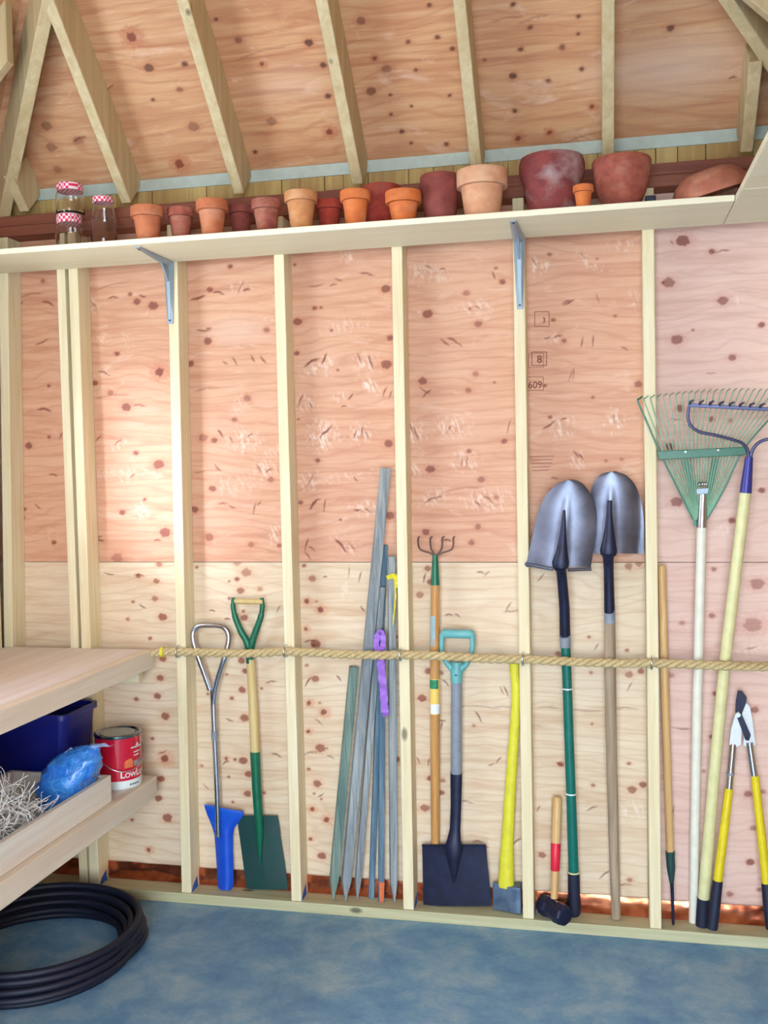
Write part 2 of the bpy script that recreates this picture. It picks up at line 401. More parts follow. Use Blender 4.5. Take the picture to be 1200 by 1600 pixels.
# sheathing with its own knots, splits and scuffs
def feature_sheet(name, mat, P0, U, V, nu, nv, marks, thick_dir, keep=None):
    """a dense slab: P0 + u*U + v*V; marks = list of (kind, centre, params) in world space"""
    du, dv = U/nu, V/nv; lu, lv = du.length, dv.length; eu, ev = U.normalized(), V.normalized()
    W = nu+1
    knot = [0.0]*((nu+1)*(nv+1)); halo = knot[:]; dark = knot[:]; pale = knot[:]
    def splat(arr, P, ru, rv, ang, amp, soft, wob=0.0, torn=False):
        d = P-P0; cu, cv = d.dot(eu), d.dot(ev); R = max(ru, rv)*1.25+soft
        ca, sa = math.cos(ang), math.sin(ang)
        for j in range(max(0, int((cv-R)/lv)), min(nv, int((cv+R)/lv)+1)+1):
            for i in range(max(0, int((cu-R)/lu)), min(nu, int((cu+R)/lu)+1)+1):
                x, y = i*lu-cu, j*lv-cv
                a, b = x*ca+y*sa, -x*sa+y*ca
                q = math.hypot(a/ru, b/rv)
                if wob: q *= 1+wob*mnoise.noise(Vector((x*90+cu*7, y*90+cv*5, 0)))
                f = min(1.0, max(0.0, (1.0-q)*min(ru, rv)/soft+0.5))*amp
                if torn and f > 0:
                    st = mnoise.noise(Vector(((x*0.9+y*0.35)*150+cu*31, (y*0.9-x*0.35)*38+cv*23, 1.7)))+0.5*mnoise.noise(Vector((x*60+cu*9, y*90, 5)))
                    f *= min(1.0, max(0.0, 0.12+2.2*st))
                k = j*W+i
                if f > arr[k]: arr[k] = f
    for mk in marks:
        kind, P = mk[0], mk[1]
        if not (-0.05 < (P-P0).dot(eu) < U.length+0.05 and -0.05 < (P-P0).dot(ev) < V.length+0.05): continue
        if kind == 'k':
            r = mk[2]; splat(knot, P, r*1.0, r*0.8, 0, (mk[3] if len(mk) > 3 else 0.9)*0.95, 0.0034, 0.25); splat(halo, P, r*1.8, r*1.25, 0, 0.32, r*0.9, 0.4)
        elif kind == 'o':    # knot hole ring
            r = mk[2]; splat(dark, P+eu*(-r*0.25), r*0.9, r*0.8, 0.4, 0.85, 0.003, 0.4); splat(halo, P, r*2.2, r*1.8, 0, 0.5, r*0.8, 0.4)
        elif kind == 'd':    # a short curved split
            L, ang, w = mk[2], mk[3], mk[4]
            sg = random.choice((1, 1, -0.5))*min(1.0, 0.05/max(L, 1e-6)); nn_ = max(5, int(L/0.012)); amp = 0.9 if L < 0.06 else 0.55
            for q_ in range(nn_):
                t = -1+2*q_/(nn_-1)
                off = eu*(math.cos(ang)*L*t*0.4)+ev*(math.sin(ang)*L*t*0.4+0.12*L*(1-t*t)*sg)
                splat(dark, P+off, max(L*1.1/nn_, w), w*(0.9-0.35*abs(t)), ang, amp, 0.0032)
        elif kind == 'w':
            splat(pale, P, mk[2]*0.9, mk[3]*0.9, mk[4], mk[5]*0.85, min(mk[2], mk[3])*(0.9 if mk[2] < 0.1 else 1.3), 0.5 if mk[2] < 0.1 else 0.1, mk[2] < 0.1)
    verts = []; idx = {}; faces = []; K = []; H = []; Dk = []; Pl = []
    ok = keep or (lambda p: True)
    for j in range(nv+1):
        for i in range(nu+1):
            p = P0+du*i+dv*j
            if ok(p):
                idx[j*W+i] = len(verts); verts.append(p); k = j*W+i
                K.append(knot[k]); H.append(halo[k]); Dk.append(dark[k]); Pl.append(pale[k])
    border = {}
    for j in range(nv):
        for i in range(nu):
            q = (j*W+i, j*W+i+1, (j+1)*W+i+1, (j+1)*W+i)
            if all(x in idx for x in q): faces.append(tuple(idx[x] for x in q))
    n0 = len(verts)
    for f in faces:
        for a, b in zip(f, f[1:]+f[:1]):
            if (b, a) in border: del border[(b, a)]
            else: border[(a, b)] = 1
    # back skin: shared rim vertices
    rim = {}
    for a, b in border:
        for x in (a, b):
            if x not in rim: rim[x] = len(verts); verts.append(verts[x]+thick_dir)
    for a, b in border: faces.append((b, a, rim[a], rim[b]))
    nxt = {a: b for a, b in border}
    if keep is None:
        c = [rim[0], rim[nu], rim[nv*W+nu], rim[nv*W]]
    pad = len(verts)-n0
    o = verts[0].copy()
    me = bpy.data.meshes.new(name); me.from_pydata([v-Vector((o.x, o.y, 0)) for v in verts], [], faces)
    for nm, arr in (('knot', K), ('halo', H), ('dark', Dk), ('pale', Pl)):
        a = me.attributes.new(nm, 'FLOAT', 'POINT'); a.data.foreach_set('value', arr+[0.0]*pad)
    me.materials.append(M[mat]); ob = bpy.data.objects.new(name, me); ob.location = (o.x, o.y, 0); COL.objects.link(ob)
    return ob

def W3(lst, plane):
    """marks given in photograph pixels -> world marks on the sheet"""
    out = []
    for mk in lst:
        P = plane(mk[1], mk[2]); s = PXM(P); k = mk[0]
        if k in 'ko': out.append((k, P, mk[3]*s)+tuple(mk[4:5]))
        elif k == 'd': out.append((k, P, mk[3]*s, math.radians(mk[4]), (mk[5] if len(mk) > 5 else 1.3)*s))
        elif k == 'w': out.append((k, P, mk[3]*s, mk[4]*s, math.radians(mk[5]), mk[6] if len(mk) > 6 else 0.6))
    return out
def zz(x0, y0, sc, rows):
    """marks read in an enlarged view -> full-frame pixels"""
    out = []
    for r in rows:
        r = list(r); r[1] = x0+r[1]/sc; r[2] = y0+r[2]/sc; out.append(tuple(r))
    return out
marks = []
marks += zz(0, 380, 2.46, [  # two leftmost bays
    ('k', 165, 145, 4, .6), ('d', 120, 200, 36, 6), ('d', 75, 238, 12, 35, 2), ('d', 185, 232, 18, -22, 1.6), ('w', 50, 250, 8, 14, 30), ('k', 62, 457, 4), ('k', 188, 548, 3), ('d', 160, 380, 18, 20),
    ('d', 170, 642, 20, -8, 2), ('k', 110, 778, 6), ('k', 188, 745, 3), ('d', 205, 892, 12, -10), ('k', 85, 1055, 5), ('k', 95, 1022, 3), ('d', 145, 1012, 10, -40), ('k', 208, 1150, 4), ('k', 67, 1175, 3),
    ('k', 95, 1292, 7), ('d', 150, 1278, 18, -4, 2.4), ('d', 235, 1278, 16, 6, 2), ('k', 80, 1360, 5), ('k', 90, 1500, 7), ('d', 190, 1395, 10, -40), ('d', 235, 740, 9, 60),
    ('d', 435, 210, 14, 0), ('k', 500, 197, 3.6), ('k', 527, 225, 6), ('d', 548, 203, 10, -18, 1.8), ('k', 589, 240, 8), ('d', 430, 165, 60, 10, .8), ('w', 345, 235, 12, 16, 60, .6), ('d', 360, 236, 8, -40),
    ('w', 400, 368, 14, 8, 0, .5), ('w', 490, 370, 8, 16, 20, .4), ('k', 450, 425, 4.4), ('o', 617, 495, 8), ('w', 400, 495, 16, 8, 0), ('d', 400, 500, 16, -20), ('k', 365, 538, 5), ('k', 425, 575, 5, .6), ('k', 485, 630, 7.6), ('d', 535, 625, 16, -6, 1),
    ('d', 430, 590, 60, 4, .8), ('d', 378, 752, 10, 40), ('d', 455, 765, 12, 30), ('w', 460, 770, 14, 8, 20), ('k', 522, 806, 4.4), ('k', 610, 850, 9), ('w', 450, 890, 34, 12, 0, .4), ('d', 510, 895, 10, 30),
    ('k', 470, 1035, 5), ('w', 545, 1030, 14, 14, 0, .45), ('k', 556, 985, 3), ('k', 634, 1112, 9), ('d', 605, 1143, 10, 0, 1.6), ('d', 380, 1145, 14, 0, 1.6), ('k', 450, 1210, 9, .5), ('d', 370, 1130, 16, 10),
    ('k', 605, 1300, 7, .7), ('k', 540, 1280, 4), ('d', 520, 1276, 12, -10, 1.4), ('d', 430, 1272, 12, -15), ('k', 592, 1367, 6, .6), ('k', 625, 1438, 8, .8), ('k', 545, 1403, 5), ('d', 575, 1410, 26, -14), ('d', 400, 1400, 24, 4), ('d', 650, 1408, 12, -4), ('k', 492, 1445, 4, .7), ('k', 578, 1520, 4), ('d', 465, 1550, 14, 0, 2), ('d', 545, 1552, 12, 0, 2)])
marks += zz(270, 390, 3.2, [
    ('k', 287, 84, 4), ('k', 185, 200, 5), ('d', 228, 218, 16, -14, 1.8), ('d', 125, 240, 20, 12, 2.4), ('d', 368, 202, 10, 10, 2), ('d', 340, 190, 14, 60, 1), ('w', 340, 190, 18, 8, 0, .5), ('d', 155, 403, 18, -4, 1.5), ('d', 180, 393, 8, 0, 1.6),
    ('k', 175, 458, 7), ('k', 470, 402, 5, .7), ('w', 470, 352, 10, 6, 0, .5), ('w', 320, 410, 50, 18, 0, .35), ('k', 88, 570, 6), ('d', 262, 566, 8, -30), ('d', 310, 560, 12, -60), ('d', 400, 545, 10, -60, 1.8), ('d', 452, 550, 12, -50, 1.8),
    ('d', 170, 700, 34, 6, 1), ('k', 372, 742, 6, .6), ('w', 320, 775, 16, 12, 60, .4), ('k', 308, 850, 4.4, .7), ('d', 238, 920, 12, -55, 2), ('k', 152, 940, 7, .6), ('k', 208, 953, 5), ('w', 350, 960, 26, 18, 0, .75), ('d', 290, 950, 9, -60), ('d', 385, 930, 8, 30),
    ('d', 225, 1092, 12, -45, 1.6), ('d', 170, 1112, 40, 5, .8), ('w', 460, 1100, 18, 16, 0, .7), ('d', 430, 1095, 10, -60), ('d', 480, 1105, 10, 30), ('k', 490, 1150, 5, .6), ('k', 200, 1196, 6), ('w', 320, 1180, 40, 18, 0, .3), ('k', 110, 1300, 6), ('d', 250, 1272, 12, 0, 1.2), ('d', 295, 1286, 9, -20), ('d', 408, 1295, 14, 75, 1.2), ('d', 432, 1268, 7, 40),
    ('k', 182, 1438, 7, .7), ('w', 515, 1410, 9, 20, 0, .7), ('k', 392, 1474, 5, .6), ('k', 532, 1480, 4, .7), ('w', 500, 1010, 16, 7, 30, .5)])
marks += zz(440, 390, 3.2, [
    ('k', 66, 76, 2.6), ('w', 338, 40, 16, 9, 0), ('d', 425, 124, 18, -15, 1.4), ('d', 285, 150, 10, -20), ('d', 170, 180, 18, 5, 1), ('d', 258, 178, 9, 10), ('k', 521, 196, 7.4), ('k', 165, 292, 4), ('k', 196, 290, 2.6), ('k', 80, 361, 7), ('k', 250, 404, 2.4), ('w', 320, 380, 40, 12, 8, .35),
    ('k', 76, 518, 4.4), ('k', 543, 442, 5), ('k', 524, 575, 8.5), ('d', 150, 565, 22, 25, 2), ('d', 213, 545, 14, 65, 2.2), ('w', 165, 605, 22, 10, 10, .8), ('w', 228, 570, 10, 14, 0, .6), ('d', 390, 545, 14, -70, 1.4), ('d', 445, 560, 16, -70, 2), ('w', 420, 570, 22, 16, 0, .6), ('k', 280, 602, 2.4),
    ('w', 440, 680, 9, 20, 60, .95), ('d', 515, 712, 12, 65, 1.4), ('d', 545, 725, 10, 70), ('d', 95, 755, 16, 65, 1.4), ('w', 120, 765, 14, 16, 0, .6), ('d', 145, 775, 9, -60), ('d', 345, 735, 10, 50, 1.6), ('w', 290, 735, 14, 7, 0, .6), ('d', 312, 785, 8, 0), ('k', 84, 848, 2),
    ('w', 205, 930, 22, 22, 0, .95), ('d', 225, 905, 18, 40, 2.2), ('d', 205, 925, 12, 50, 1.6), ('w', 395, 920, 20, 14, 0, .7), ('d', 368, 920, 12, 70, 1.5), ('d', 402, 910, 12, 80, 1.5), ('d', 425, 925, 10, -60), ('k', 536, 970, 7), ('k', 181, 1054, 4), ('w', 150, 1155, 20, 14, 0, .7), ('d', 145, 1150, 12, 60, 1), ('w', 320, 1135, 40, 7, 0, .4), ('d', 370, 1148, 8, -40), ('k', 94, 1264, 4),
    ('d', 160, 1275, 16, 50, 2.6), ('d', 215, 1280, 16, 80, 1.4), ('d', 180, 1252, 8, 10), ('w', 415, 1295, 20, 12, 0, .9), ('d', 378, 1302, 9, 0, 2), ('d', 430, 1305, 9, -40, 1.6), ('k', 543, 1330, 7), ('k', 295, 1350, 2.2), ('d', 125, 1475, 16, 70, 1.6), ('d', 150, 1495, 10, -30), ('d', 130, 1530, 12, -50), ('d', 295, 1480, 22, -50, 2.4), ('w', 310, 1475, 24, 12, -30, .6), ('d', 350, 1480, 14, -50, 1), ('k', 112, 1582, 3.4)])
marks += zz(620, 390, 3.2, [
    ('w', 90, 130, 22, 12, 50, .7), ('d', 228, 98, 9, 0, 1.4), ('w', 180, 100, 16, 10, 0, .5), ('d', 160, 90, 10, -30, 1), ('w', 195, 145, 18, 7, 0, .6), ('k', 495, 93, 2.4), ('d', 485, 128, 10, -70, 1.6), ('k', 528, 161, 5), ('k', 348, 218, 5, .6), ('k', 155, 322, 8), ('w', 90, 330, 14, 6, 10, .7), ('w', 390, 290, 26, 10, 0, .6), ('k', 365, 296, 2.4), ('d', 405, 290, 7, -30),
    ('k', 408, 373, 6, .7), ('d', 240, 462, 14, -40, 1.7), ('d', 280, 455, 16, -30, 1.9), ('d', 315, 476, 7, -40), ('k', 54, 527, 2.4), ('k', 394, 621, 5, .6), ('k', 130, 658, 7), ('k', 357, 703, 5, .7), ('d', 140, 705, 16, -35, 1.2), ('d', 150, 720, 14, 40, 1.6), ('k', 487, 664, 2.2),
    ('w', 90, 915, 16, 18, 0, .8), ('d', 75, 900, 14, -70, 1.4), ('d', 95, 915, 16, -70, 1.4), ('w', 280, 885, 26, 16, 0, .75), ('d', 265, 892, 6, 60), ('d', 560, 885, 16, 75, 1), ('k', 537, 958, 4.4), ('k', 360, 1007, 4, .8), ('w', 340, 1060, 22, 16, 0, .7), ('d', 325, 1060, 12, 80, .9), ('d', 350, 1062, 12, 80, .9), ('k', 168, 1098, 7), ('w', 110, 1095, 18, 12, 30, .6), ('k', 422, 1150, 6, .7),
    ('d', 330, 1200, 60, 6, .8), ('w', 190, 1240, 24, 12, 20, .6), ('d', 170, 1252, 16, 25, 1.4), ('d', 208, 1240, 9, 20, 1.4), ('w', 450, 1250, 36, 16, 0, .7), ('d', 460, 1250, 14, -40, 1.4), ('d', 405, 1272, 10, -40), ('k', 500, 1240, 4, .5), ('k', 145, 1413, 6), ('k', 406, 1387, 5, .7), ('k', 374, 1465, 5, .7), ('d', 248, 1456, 14, 0, 1.8), ('k', 155, 1592, 6)])
marks += zz(810, 470, 5.335, [
    ('d', 420, 12, 15, 25, 1.8), ('k', 290, 160, 3.6, .8), ('k', 805, 126, 2.4), ('d', 330, 298, 11, 10, 1.5), ('d', 240, 308, 8, 20), ('k', 380, 333, 4, .8), ('d', 530, 345, 12, 80, 1.4), ('d', 622, 335, 14, 85, 1.4), ('d', 885, 400, 9, -30, 1.3), ('w', 270, 330, 16, 6, 0, .5),
    ('d', 435, 620, 14, 70, .8), ('d', 460, 610, 12, 85, 1), ('k', 620, 805, 2.6), ('k', 220, 705, 3), ('d', 255, 1035, 18, 32, 1.8), ('d', 380, 985, 8, 10), ('k', 265, 970, 3), ('w', 360, 1060, 20, 16, 0, .8), ('w', 810, 1010, 14, 18, 0, .8), ('d', 795, 985, 10, 90, 1), ('d', 480, 1280, 10, -50, 1.6), ('d', 520, 1300, 9, -50, 1.6), ('w', 480, 1340, 14, 14, 0, .6), ('k', 860, 1322, 3, .6), ('k', 730, 1335, 3, .6), ('k', 1000, 695, 6, .8), ('k', 270, 1580, 3), ('d', 300, 1480, 9, -10)])
marks += zz(750, 220, 2.667, [('k', 290, 473, 3.4, .8), ('w', 250, 520, 26, 12, 20, .7), ('d', 225, 505, 10, -60, .8), ('w', 450, 500, 22, 8, -40, .7), ('k', 488, 492, 2), ('d', 365, 672, 14, 10, 1.6), ('d', 490, 655, 10, -70, 1), ('w', 600, 440, 24, 12, 0, .4), ('d', 430, 480, 8, -50, .8), ('w', 640, 660, 8, 16, 0, .6)])
rmarks = zz(1000, 340, 5.335, [('k', 357, 193, 10), ('d', 265, 208, 6, -50, 1), ('k', 598, 282, 5), ('d', 690, 282, 16, 6, .9), ('k', 238, 542, 9, .75), ('o', 195, 540, 2.4), ('k', 690, 692, 8, .8), ('w', 800, 690, 12, 10, 0, .4), ('k', 308, 1018, 9, .8), ('k', 1015, 895, 5), ('k', 770, 1168, 6, .8), ('k', 440, 937, 2), ('d', 590, 1297, 9, 0, .8), ('k', 330, 1585, 6)])
rmarks += zz(980, 590, 5.16, [('k', 425, 250, 6), ('d', 390, 335, 12, -10, 1), ('k', 680, 335, 5), ('k', 830, 345, 4, .6), ('k', 340, 555, 7), ('k', 400, 1000, 9, .8), ('k', 1085, 910, 5), ('k', 845, 1152, 5), ('w', 780, 1230, 14, 10, 0, .5), ('k', 95, 60, 6)])
lmarks = zz(130, 870, 3.078, [
    ('k', 352, 117, 5, .8), ('k', 365, 36, 5, .7), ('k', 345, 202, 5, .7), ('k', 382, 290, 7), ('k', 265, 92, 4), ('d', 270, 90, 14, -6, 1.2), ('d', 125, 82, 14, -10, 1.2), ('k', 215, 300, 3, .8), ('k', 322, 392, 3.4), ('k', 240, 217, 2.6), ('d', 285, 238, 10, -30, 1.4), ('k', 383, 490, 6), ('k', 370, 582, 6), ('k', 357, 670, 6), ('k', 395, 766, 7), ('k', 255, 685, 4), ('o', 397, 970, 7), ('k', 332, 874, 3), ('k', 375, 1068, 6), ('k', 363, 1162, 6), ('k', 405, 1255, 8), ('o', 318, 1410, 4), ('k', 235, 1265, 3), ('d', 380, 940, 12, 20, 1.2),
    ('k', 546, 50, 2.6), ('k', 740, 28, 6, .5), ('k', 785, 75, 8, .6), ('k', 740, 107, 4), ('k', 757, 163, 6, .8), ('k', 702, 118, 2), ('k', 850, 155, 4, .5), ('d', 620, 260, 8, -10, 1.4), ('d', 693, 300, 8, 0, 1.6), ('k', 775, 293, 6), ('k', 770, 262, 3), ('k', 703, 200, 2.6), ('k', 762, 500, 6), ('k', 780, 550, 5), ('k', 765, 640, 6), ('k', 715, 680, 3.4), ('k', 776, 775, 7), ('d', 705, 785, 10, -20, 1.3), ('k', 770, 980, 7), ('k', 730, 975, 3), ('o', 690, 970, 3), ('d', 685, 990, 10, 30), ('k', 795, 1045, 6), ('k', 790, 1140, 6), ('k', 700, 1058, 2.4), ('k', 570, 1005, 3, .6), ('k', 720, 1180, 2.4), ('k', 870, 1135, 3), ('d', 590, 1105, 10, -40, 1), ('d', 930, 955, 14, -20, 1.4), ('d', 905, 603, 14, 10, 1), ('k', 858, 633, 2.6), ('k', 690, 566, 2.2), ('d', 940, 250, 10, 60, 1), ('k', 600, 660, 2.4)])
lmarks += zz(440, 870, 3.02, [
    ('k', 106, 42, 3.4), ('k', 145, 103, 6, .7), ('d', 205, 95, 6, 0), ('o', 122, 210, 4.6), ('o', 187, 250, 5.2), ('k', 165, 210, 2.4, .6), ('o', 117, 340, 3.4), ('k', 160, 410, 8), ('o', 152, 418, 3), ('d', 130, 400, 14, 8, 1.2), ('d', 382, 245, 9, -50, 1.6), ('d', 370, 95, 14, 75, 1.2), ('d', 318, 75, 12, 85, .8), ('k', 118, 512, 3, .7), ('k', 158, 576, 6, .8), ('d', 125, 590, 14, 55, 1.6), ('d', 270, 573, 9, -50, 1.6), ('o', 132, 690, 4.2), ('o', 202, 733, 5.2), ('k', 180, 690, 2.4, .6), ('o', 129, 824, 3.4), ('d', 175, 780, 12, -40, .8), ('k', 182, 902, 7.6, .85), ('d', 210, 905, 6, 0), ('k', 128, 1002, 3), ('k', 168, 1070, 6.4, .85), ('o', 147, 1190, 4), ('o', 215, 1240, 5), ('k', 153, 1117, 2), ('k', 187, 1143, 2), ('d', 185, 1125, 9, 30), ('o', 138, 1332, 3.2), ('k', 190, 1412, 7), ('w', 300, 160, 10, 14, 0, .5), ('d', 130, 930, 24, 14, .8), ('d', 230, 945, 10, -20, 1), ('k', 546, 955, 5), ('k', 545, 378, 2.4)])
lmarks += zz(640, 870, 3.02, [
    ('k', 85, 55, 5, .8), ('k', 97, 118, 5), ('d', 70, 100, 12, 75, 1.6), ('k', 48, 180, 6, .7), ('d', 335, 75, 10, -10, 1.4), ('d', 365, 80, 8, 40, 1), ('d', 185, 275, 10, 0, 1.3), ('d', 225, 277, 8, -30, 1.3), ('k', 90, 540, 6), ('k', 150, 548, 4, .7), ('d', 170, 595, 12, -45, 1.5), ('k', 60, 668, 7), ('d', 155, 772, 9, 0, 1.4), ('d', 152, 795, 10, 75, 1.3), ('d', 325, 755, 16, -60, 1.5), ('k', 303, 797, 3, .6), ('d', 455, 635, 14, -65, 1.5), ('d', 435, 630, 10, -65, 1.1), ('d', 465, 240, 14, 60, 1), ('d', 480, 255, 18, 5, .8), ('k', 97, 1045, 5), ('k', 155, 1055, 4, .7), ('k', 148, 1112, 5), ('k', 72, 1185, 7, .8), ('d', 40, 960, 10, -60), ('d', 90, 970, 10, 80), ('d', 385, 980, 8, 20, 1.1), ('d', 420, 960, 10, 50, 1.2), ('d', 265, 1157, 16, -8, .9), ('d', 320, 1345, 12, 0, 1.4), ('d', 350, 1370, 12, 0, 1.4), ('d', 505, 1345, 16, 40, 1.4), ('w', 490, 1350, 10, 7, 0, .5), ('d', 310, 712, 76, 0, 1.0), ('d', 440, 714, 30, 0, 1.0)])
lmarks += zz(820, 870, 2.808, [
    ('d', 70, 90, 12, 50, 1.1), ('k', 455, 42, 6, .7), ('k', 500, 28, 6, .7), ('k', 282, 352, 3, .8), ('k', 447, 410, 3, .8), ('d', 315, 395, 9, 60, 1), ('k', 148, 425, 5, .7), ('k', 458, 517, 6, .7), ('k', 510, 502, 5), ('d', 460, 570, 12, 60, 1), ('k', 290, 508, 3, .7), ('d', 100, 665, 30, 2, .8), ('d', 270, 672, 44, -2, 1.2), ('d', 440, 668, 34, 1, 1.2), ('k', 157, 910, 5), ('d', 155, 912, 9, -30, 1.6), ('k', 457, 907, 3.4, .8), ('k', 300, 1003, 3.4, .8), ('k', 470, 1022, 7, .8), ('k', 518, 1000, 6), ('d', 295, 1105, 14, 25, 1.1), ('d', 60, 1105, 8, 60, 1.2), ('k', 75, 1308, 6, .8), ('d', 350, 1395, 16, 40, 1.2), ('k', 460, 1418, 4, .7), ('w', 470, 1120, 20, 18, 0, .7), ('d', 40, 745, 30, 6, .6), ('k', 295, 733, 2), ('d', 90, 1500, 12, -30), ('d', 440, 1440, 14, 5, .9)])
lrm = zz(820, 870, 2.808, [
    ('k', 830, 55, 4, .7), ('k', 1020, 120, 10, .6), ('k', 1000, 300, 13, .45), ('k', 820, 258, 5, .7), ('k', 690, 290, 4, .5), ('w', 970, 410, 26, 10, 10, .5), ('d', 990, 400, 12, 10, 1), ('k', 640, 520, 5, .5), ('k', 835, 600, 4), ('k', 1010, 672, 6, .8), ('d', 690, 752, 26, -4, 1), ('k', 820, 790, 4), ('k', 980, 1040, 6, .8), ('k', 990, 1340, 6), ('k', 1005, 1190, 5, .6), ('k', 1050, 1410, 4, .7), ('k', 900, 1480, 5, .7), ('d', 650, 1120, 16, 80, .8), ('k', 785, 940, 3, .6), ('k', 1045, 1030, 4, .6), ('k', 860, 1390, 4, .6), ('k', 1030, 1460, 4, .7)])
wall_plane = lambda x, y: HY(x, y, D)
X0, X1, XJ = XL-0.13, XR+0.13, 1.656
ZS = 1.262
T = Vector((0, 0.011, 0)); GS = 0.0036
def sheath(name, mat, xa, xb, za, zb, mk):
    return feature_sheet(name, mat, Vector((xa, D, za)), Vector((xb-xa, 0, 0)), Vector((0, 0, zb-za)), int((xb-xa)/GS), int((zb-za)/GS), W3(mk, wall_plane), T)
wup = struct(sheath('wall_back', 'ply_up', X0, XJ-0.001, ZS+0.0012, 2.50, marks+[('k', -400, 0, 1)]), 'upper pink plywood sheet across the studs', 'wall')
struct(sheath('wall_back', 'ply_right', XJ+0.001, X1, ZS+0.0012, 2.50, rmarks), 'rose plywood sheet at upper end beside last stud', 'wall')
struct(sheath('wall_back', 'ply_low', X0, XJ-0.001, 0.098, ZS-0.0012, lmarks), 'lower cream plywood sheet across the studs', 'wall')
struct(sheath('wall_back', 'ply_right', XJ+0.001, X1, 0.098, ZS-0.0012, lrm), 'rose plywood sheet at lower end behind the rakes', 'wall')
struct(MB().box((X0, D+0.0135, 0.0), (X1, D+0.02, 2.78)).build('wall_back', 'dark', smooth=0), 'dark backing paper behind the sheathing', 'wall')

# ink stamps on the upper sheet
def stamp(pts_boxes, texts):
    mb = MB(); y = D-0.0006
    for x0, y0, x1, y1, w in pts_boxes:
        for a, b in (((x0, y0), (x1, y0)), ((x1, y0), (x1, y1)), ((x1, y1), (x0, y1)), ((x0, y1), (x0, y0))):
            A, B = HY(a[0], a[1], y), HY(b[0], b[1], y); d = (B-A).normalized(); n_ = Vector((-d.z, 0, d.x))*w*PXM(A)/2
            mb.hexa([A-n_, B-n_, B+n_, A+n_], [q+Vector((0, 0.0004, 0)) for q in (A-n_, B-n_, B+n_, A+n_)])
    for cx, cy, h, txt in texts:
        P = HY(cx, cy, y); s = h*PXM(P)*1.35
        vs, fs = textmesh(txt, s, 'ink', 'stamp')
        mb.add([P+Vector((v.x, 0, v.y-0.36*s)) for v in vs], fs)
    return mb
stm = stamp([(835.5, 487, 858, 510, 1.0), (831, 550, 854, 571, 1.2), (826, 552, 849, 574, .8), (824, 589, 849, 610, .9)], [(850, 500, 8, '3'), (843, 561, 12, '8'), (836, 601, 11, '609')])
for k in range(5): stm.v and stm.hexa(*[[HY(828+k, 713+k*5.5, D-0.0006-e), HY(866-k*2, 712+k*5.5, D-0.0006-e), HY(866-k*2, 712.9+k*5.5, D-0.0006-e), HY(828+k, 713.9+k*5.5, D-0.0006-e)] for e in (0, -0.0004)])
stm.build('ink_stamp', 'ink', wup, smooth=0)

# framing of the back wall
def stud(px_top, y_top, px_bot, y_bot, label, w=0.038, chalk=True, y0=0.0):
    zt, zb_ = 2.496, ZP
    a = HY(px_top, y_top, 0); b = HY(px_bot, y_bot, 0)
    sl = (a.x-b.x)/(a.z-b.z); xb = b.x+(zb_-b.z)*sl; xt = b.x+(zt-b.z)*sl
    g = 0.001
    mb = MB().hexa([Vector((xb, y0, zb_)), Vector((xb+w, y0, zb_)), Vector((xb+w, D-g, zb_)), Vector((xb, D-g, zb_))],
                   [Vector((xt, y0, zt)), Vector((xt+w, y0, zt)), Vector((xt+w, D-g, zt)), Vector((xt, D-g, zt))])
    o = struct(mb.build('wall_stud', 'stud', smooth=0, bevel=0.003), label, 'stud')
    if chalk:
        c = MB().hexa([Vector((xb+w+0.0006, 0.004, zb_+0.001)), Vector((xb+w+0.0006, 0.066, zb_+0.001)), Vector((xb+w+0.0006, 0.060, zb_+0.042)), Vector((xb+w+0.0006, 0.02, zb_+0.022))],
                      [Vector((xb+w+0.0001, 0.004, zb_+0.001)), Vector((xb+w+0.0001, 0.066, zb_+0.001)), Vector((xb+w+0.0001, 0.060, zb_+0.042)), Vector((xb+w+0.0001, 0.02, zb_+0.022))])
        c.build('blue_chalk_mark', 'bluechalk', o, smooth=0)['label'] = 'blue chalk mark at the foot of the stud'
    return o, xb, xt
studs = []
stud(0, 560, 6, 1000, 'corner stud at the bench end of the wall', chalk=False)
stud(88, 423, 110, 1010, 'outer stud of the doubled pair above the bench', w=0.034, chalk=False)
stud(106.5, 423, 127, 1010, 'inner stud of the doubled pair with dark gap', w=0.038)
for a in ((264, 520, 283.5, 1390, 'stud behind the bent grey shelf bracket at the knotted rope end'), (427.5, 405, 455, 1403, 'stud between green spade and weathered stakes'),
          (611.5, 395, 630, 1417, 'stud between weathered stakes and four-tined cultivator'), (803, 495, 817, 1430, 'stud under the straight grey bracket beside yellow maul'), (1003.5, 370, 1015.5, 1449, 'stud between two round shovels and the leaf rake')):
    studs.append(stud(*a))
stud(1208, 360, 1216, 1449, 'stud beyond the loppers near the corner', chalk=False)
struct(MB().box((X0, -0.005, 0.0), (X1, D+0.012, ZP)).build('baseboard_back', 'plate', smooth=0, bevel=0.003), 'pale sill plate board along the floor', 'sill plate')
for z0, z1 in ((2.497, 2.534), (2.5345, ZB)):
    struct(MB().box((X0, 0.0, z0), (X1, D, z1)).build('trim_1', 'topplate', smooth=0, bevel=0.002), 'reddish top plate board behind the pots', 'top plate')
# copper foil crumpled along the foot of the sheathing
mb = MB(); g = []
for j in range(9):
    row = []
    for i in range(330):
        x = X0+0.01+(X1-X0-0.02)*i/329; t = j/8
        n_ = mnoise.noise(Vector((x*14, t*2.2, 1)))*0.011+mnoise.noise(Vector((x*45, t*6, 4)))*0.006
        row.append(Vector((x, 0.079-0.004*math.sin(t*3.1)+n_*0.42*math.sin(t*2.6+0.4), 0.0392+0.066*t+0.005*mnoise.noise(Vector((x*9, 0, 7)))*t)))
    g.append(row)
struct(mb.sheet(g, 0.0008).build('trim_2', 'copper', smooth=70), 'crinkled copper flashing along the foot of the sheathing', 'flashing')
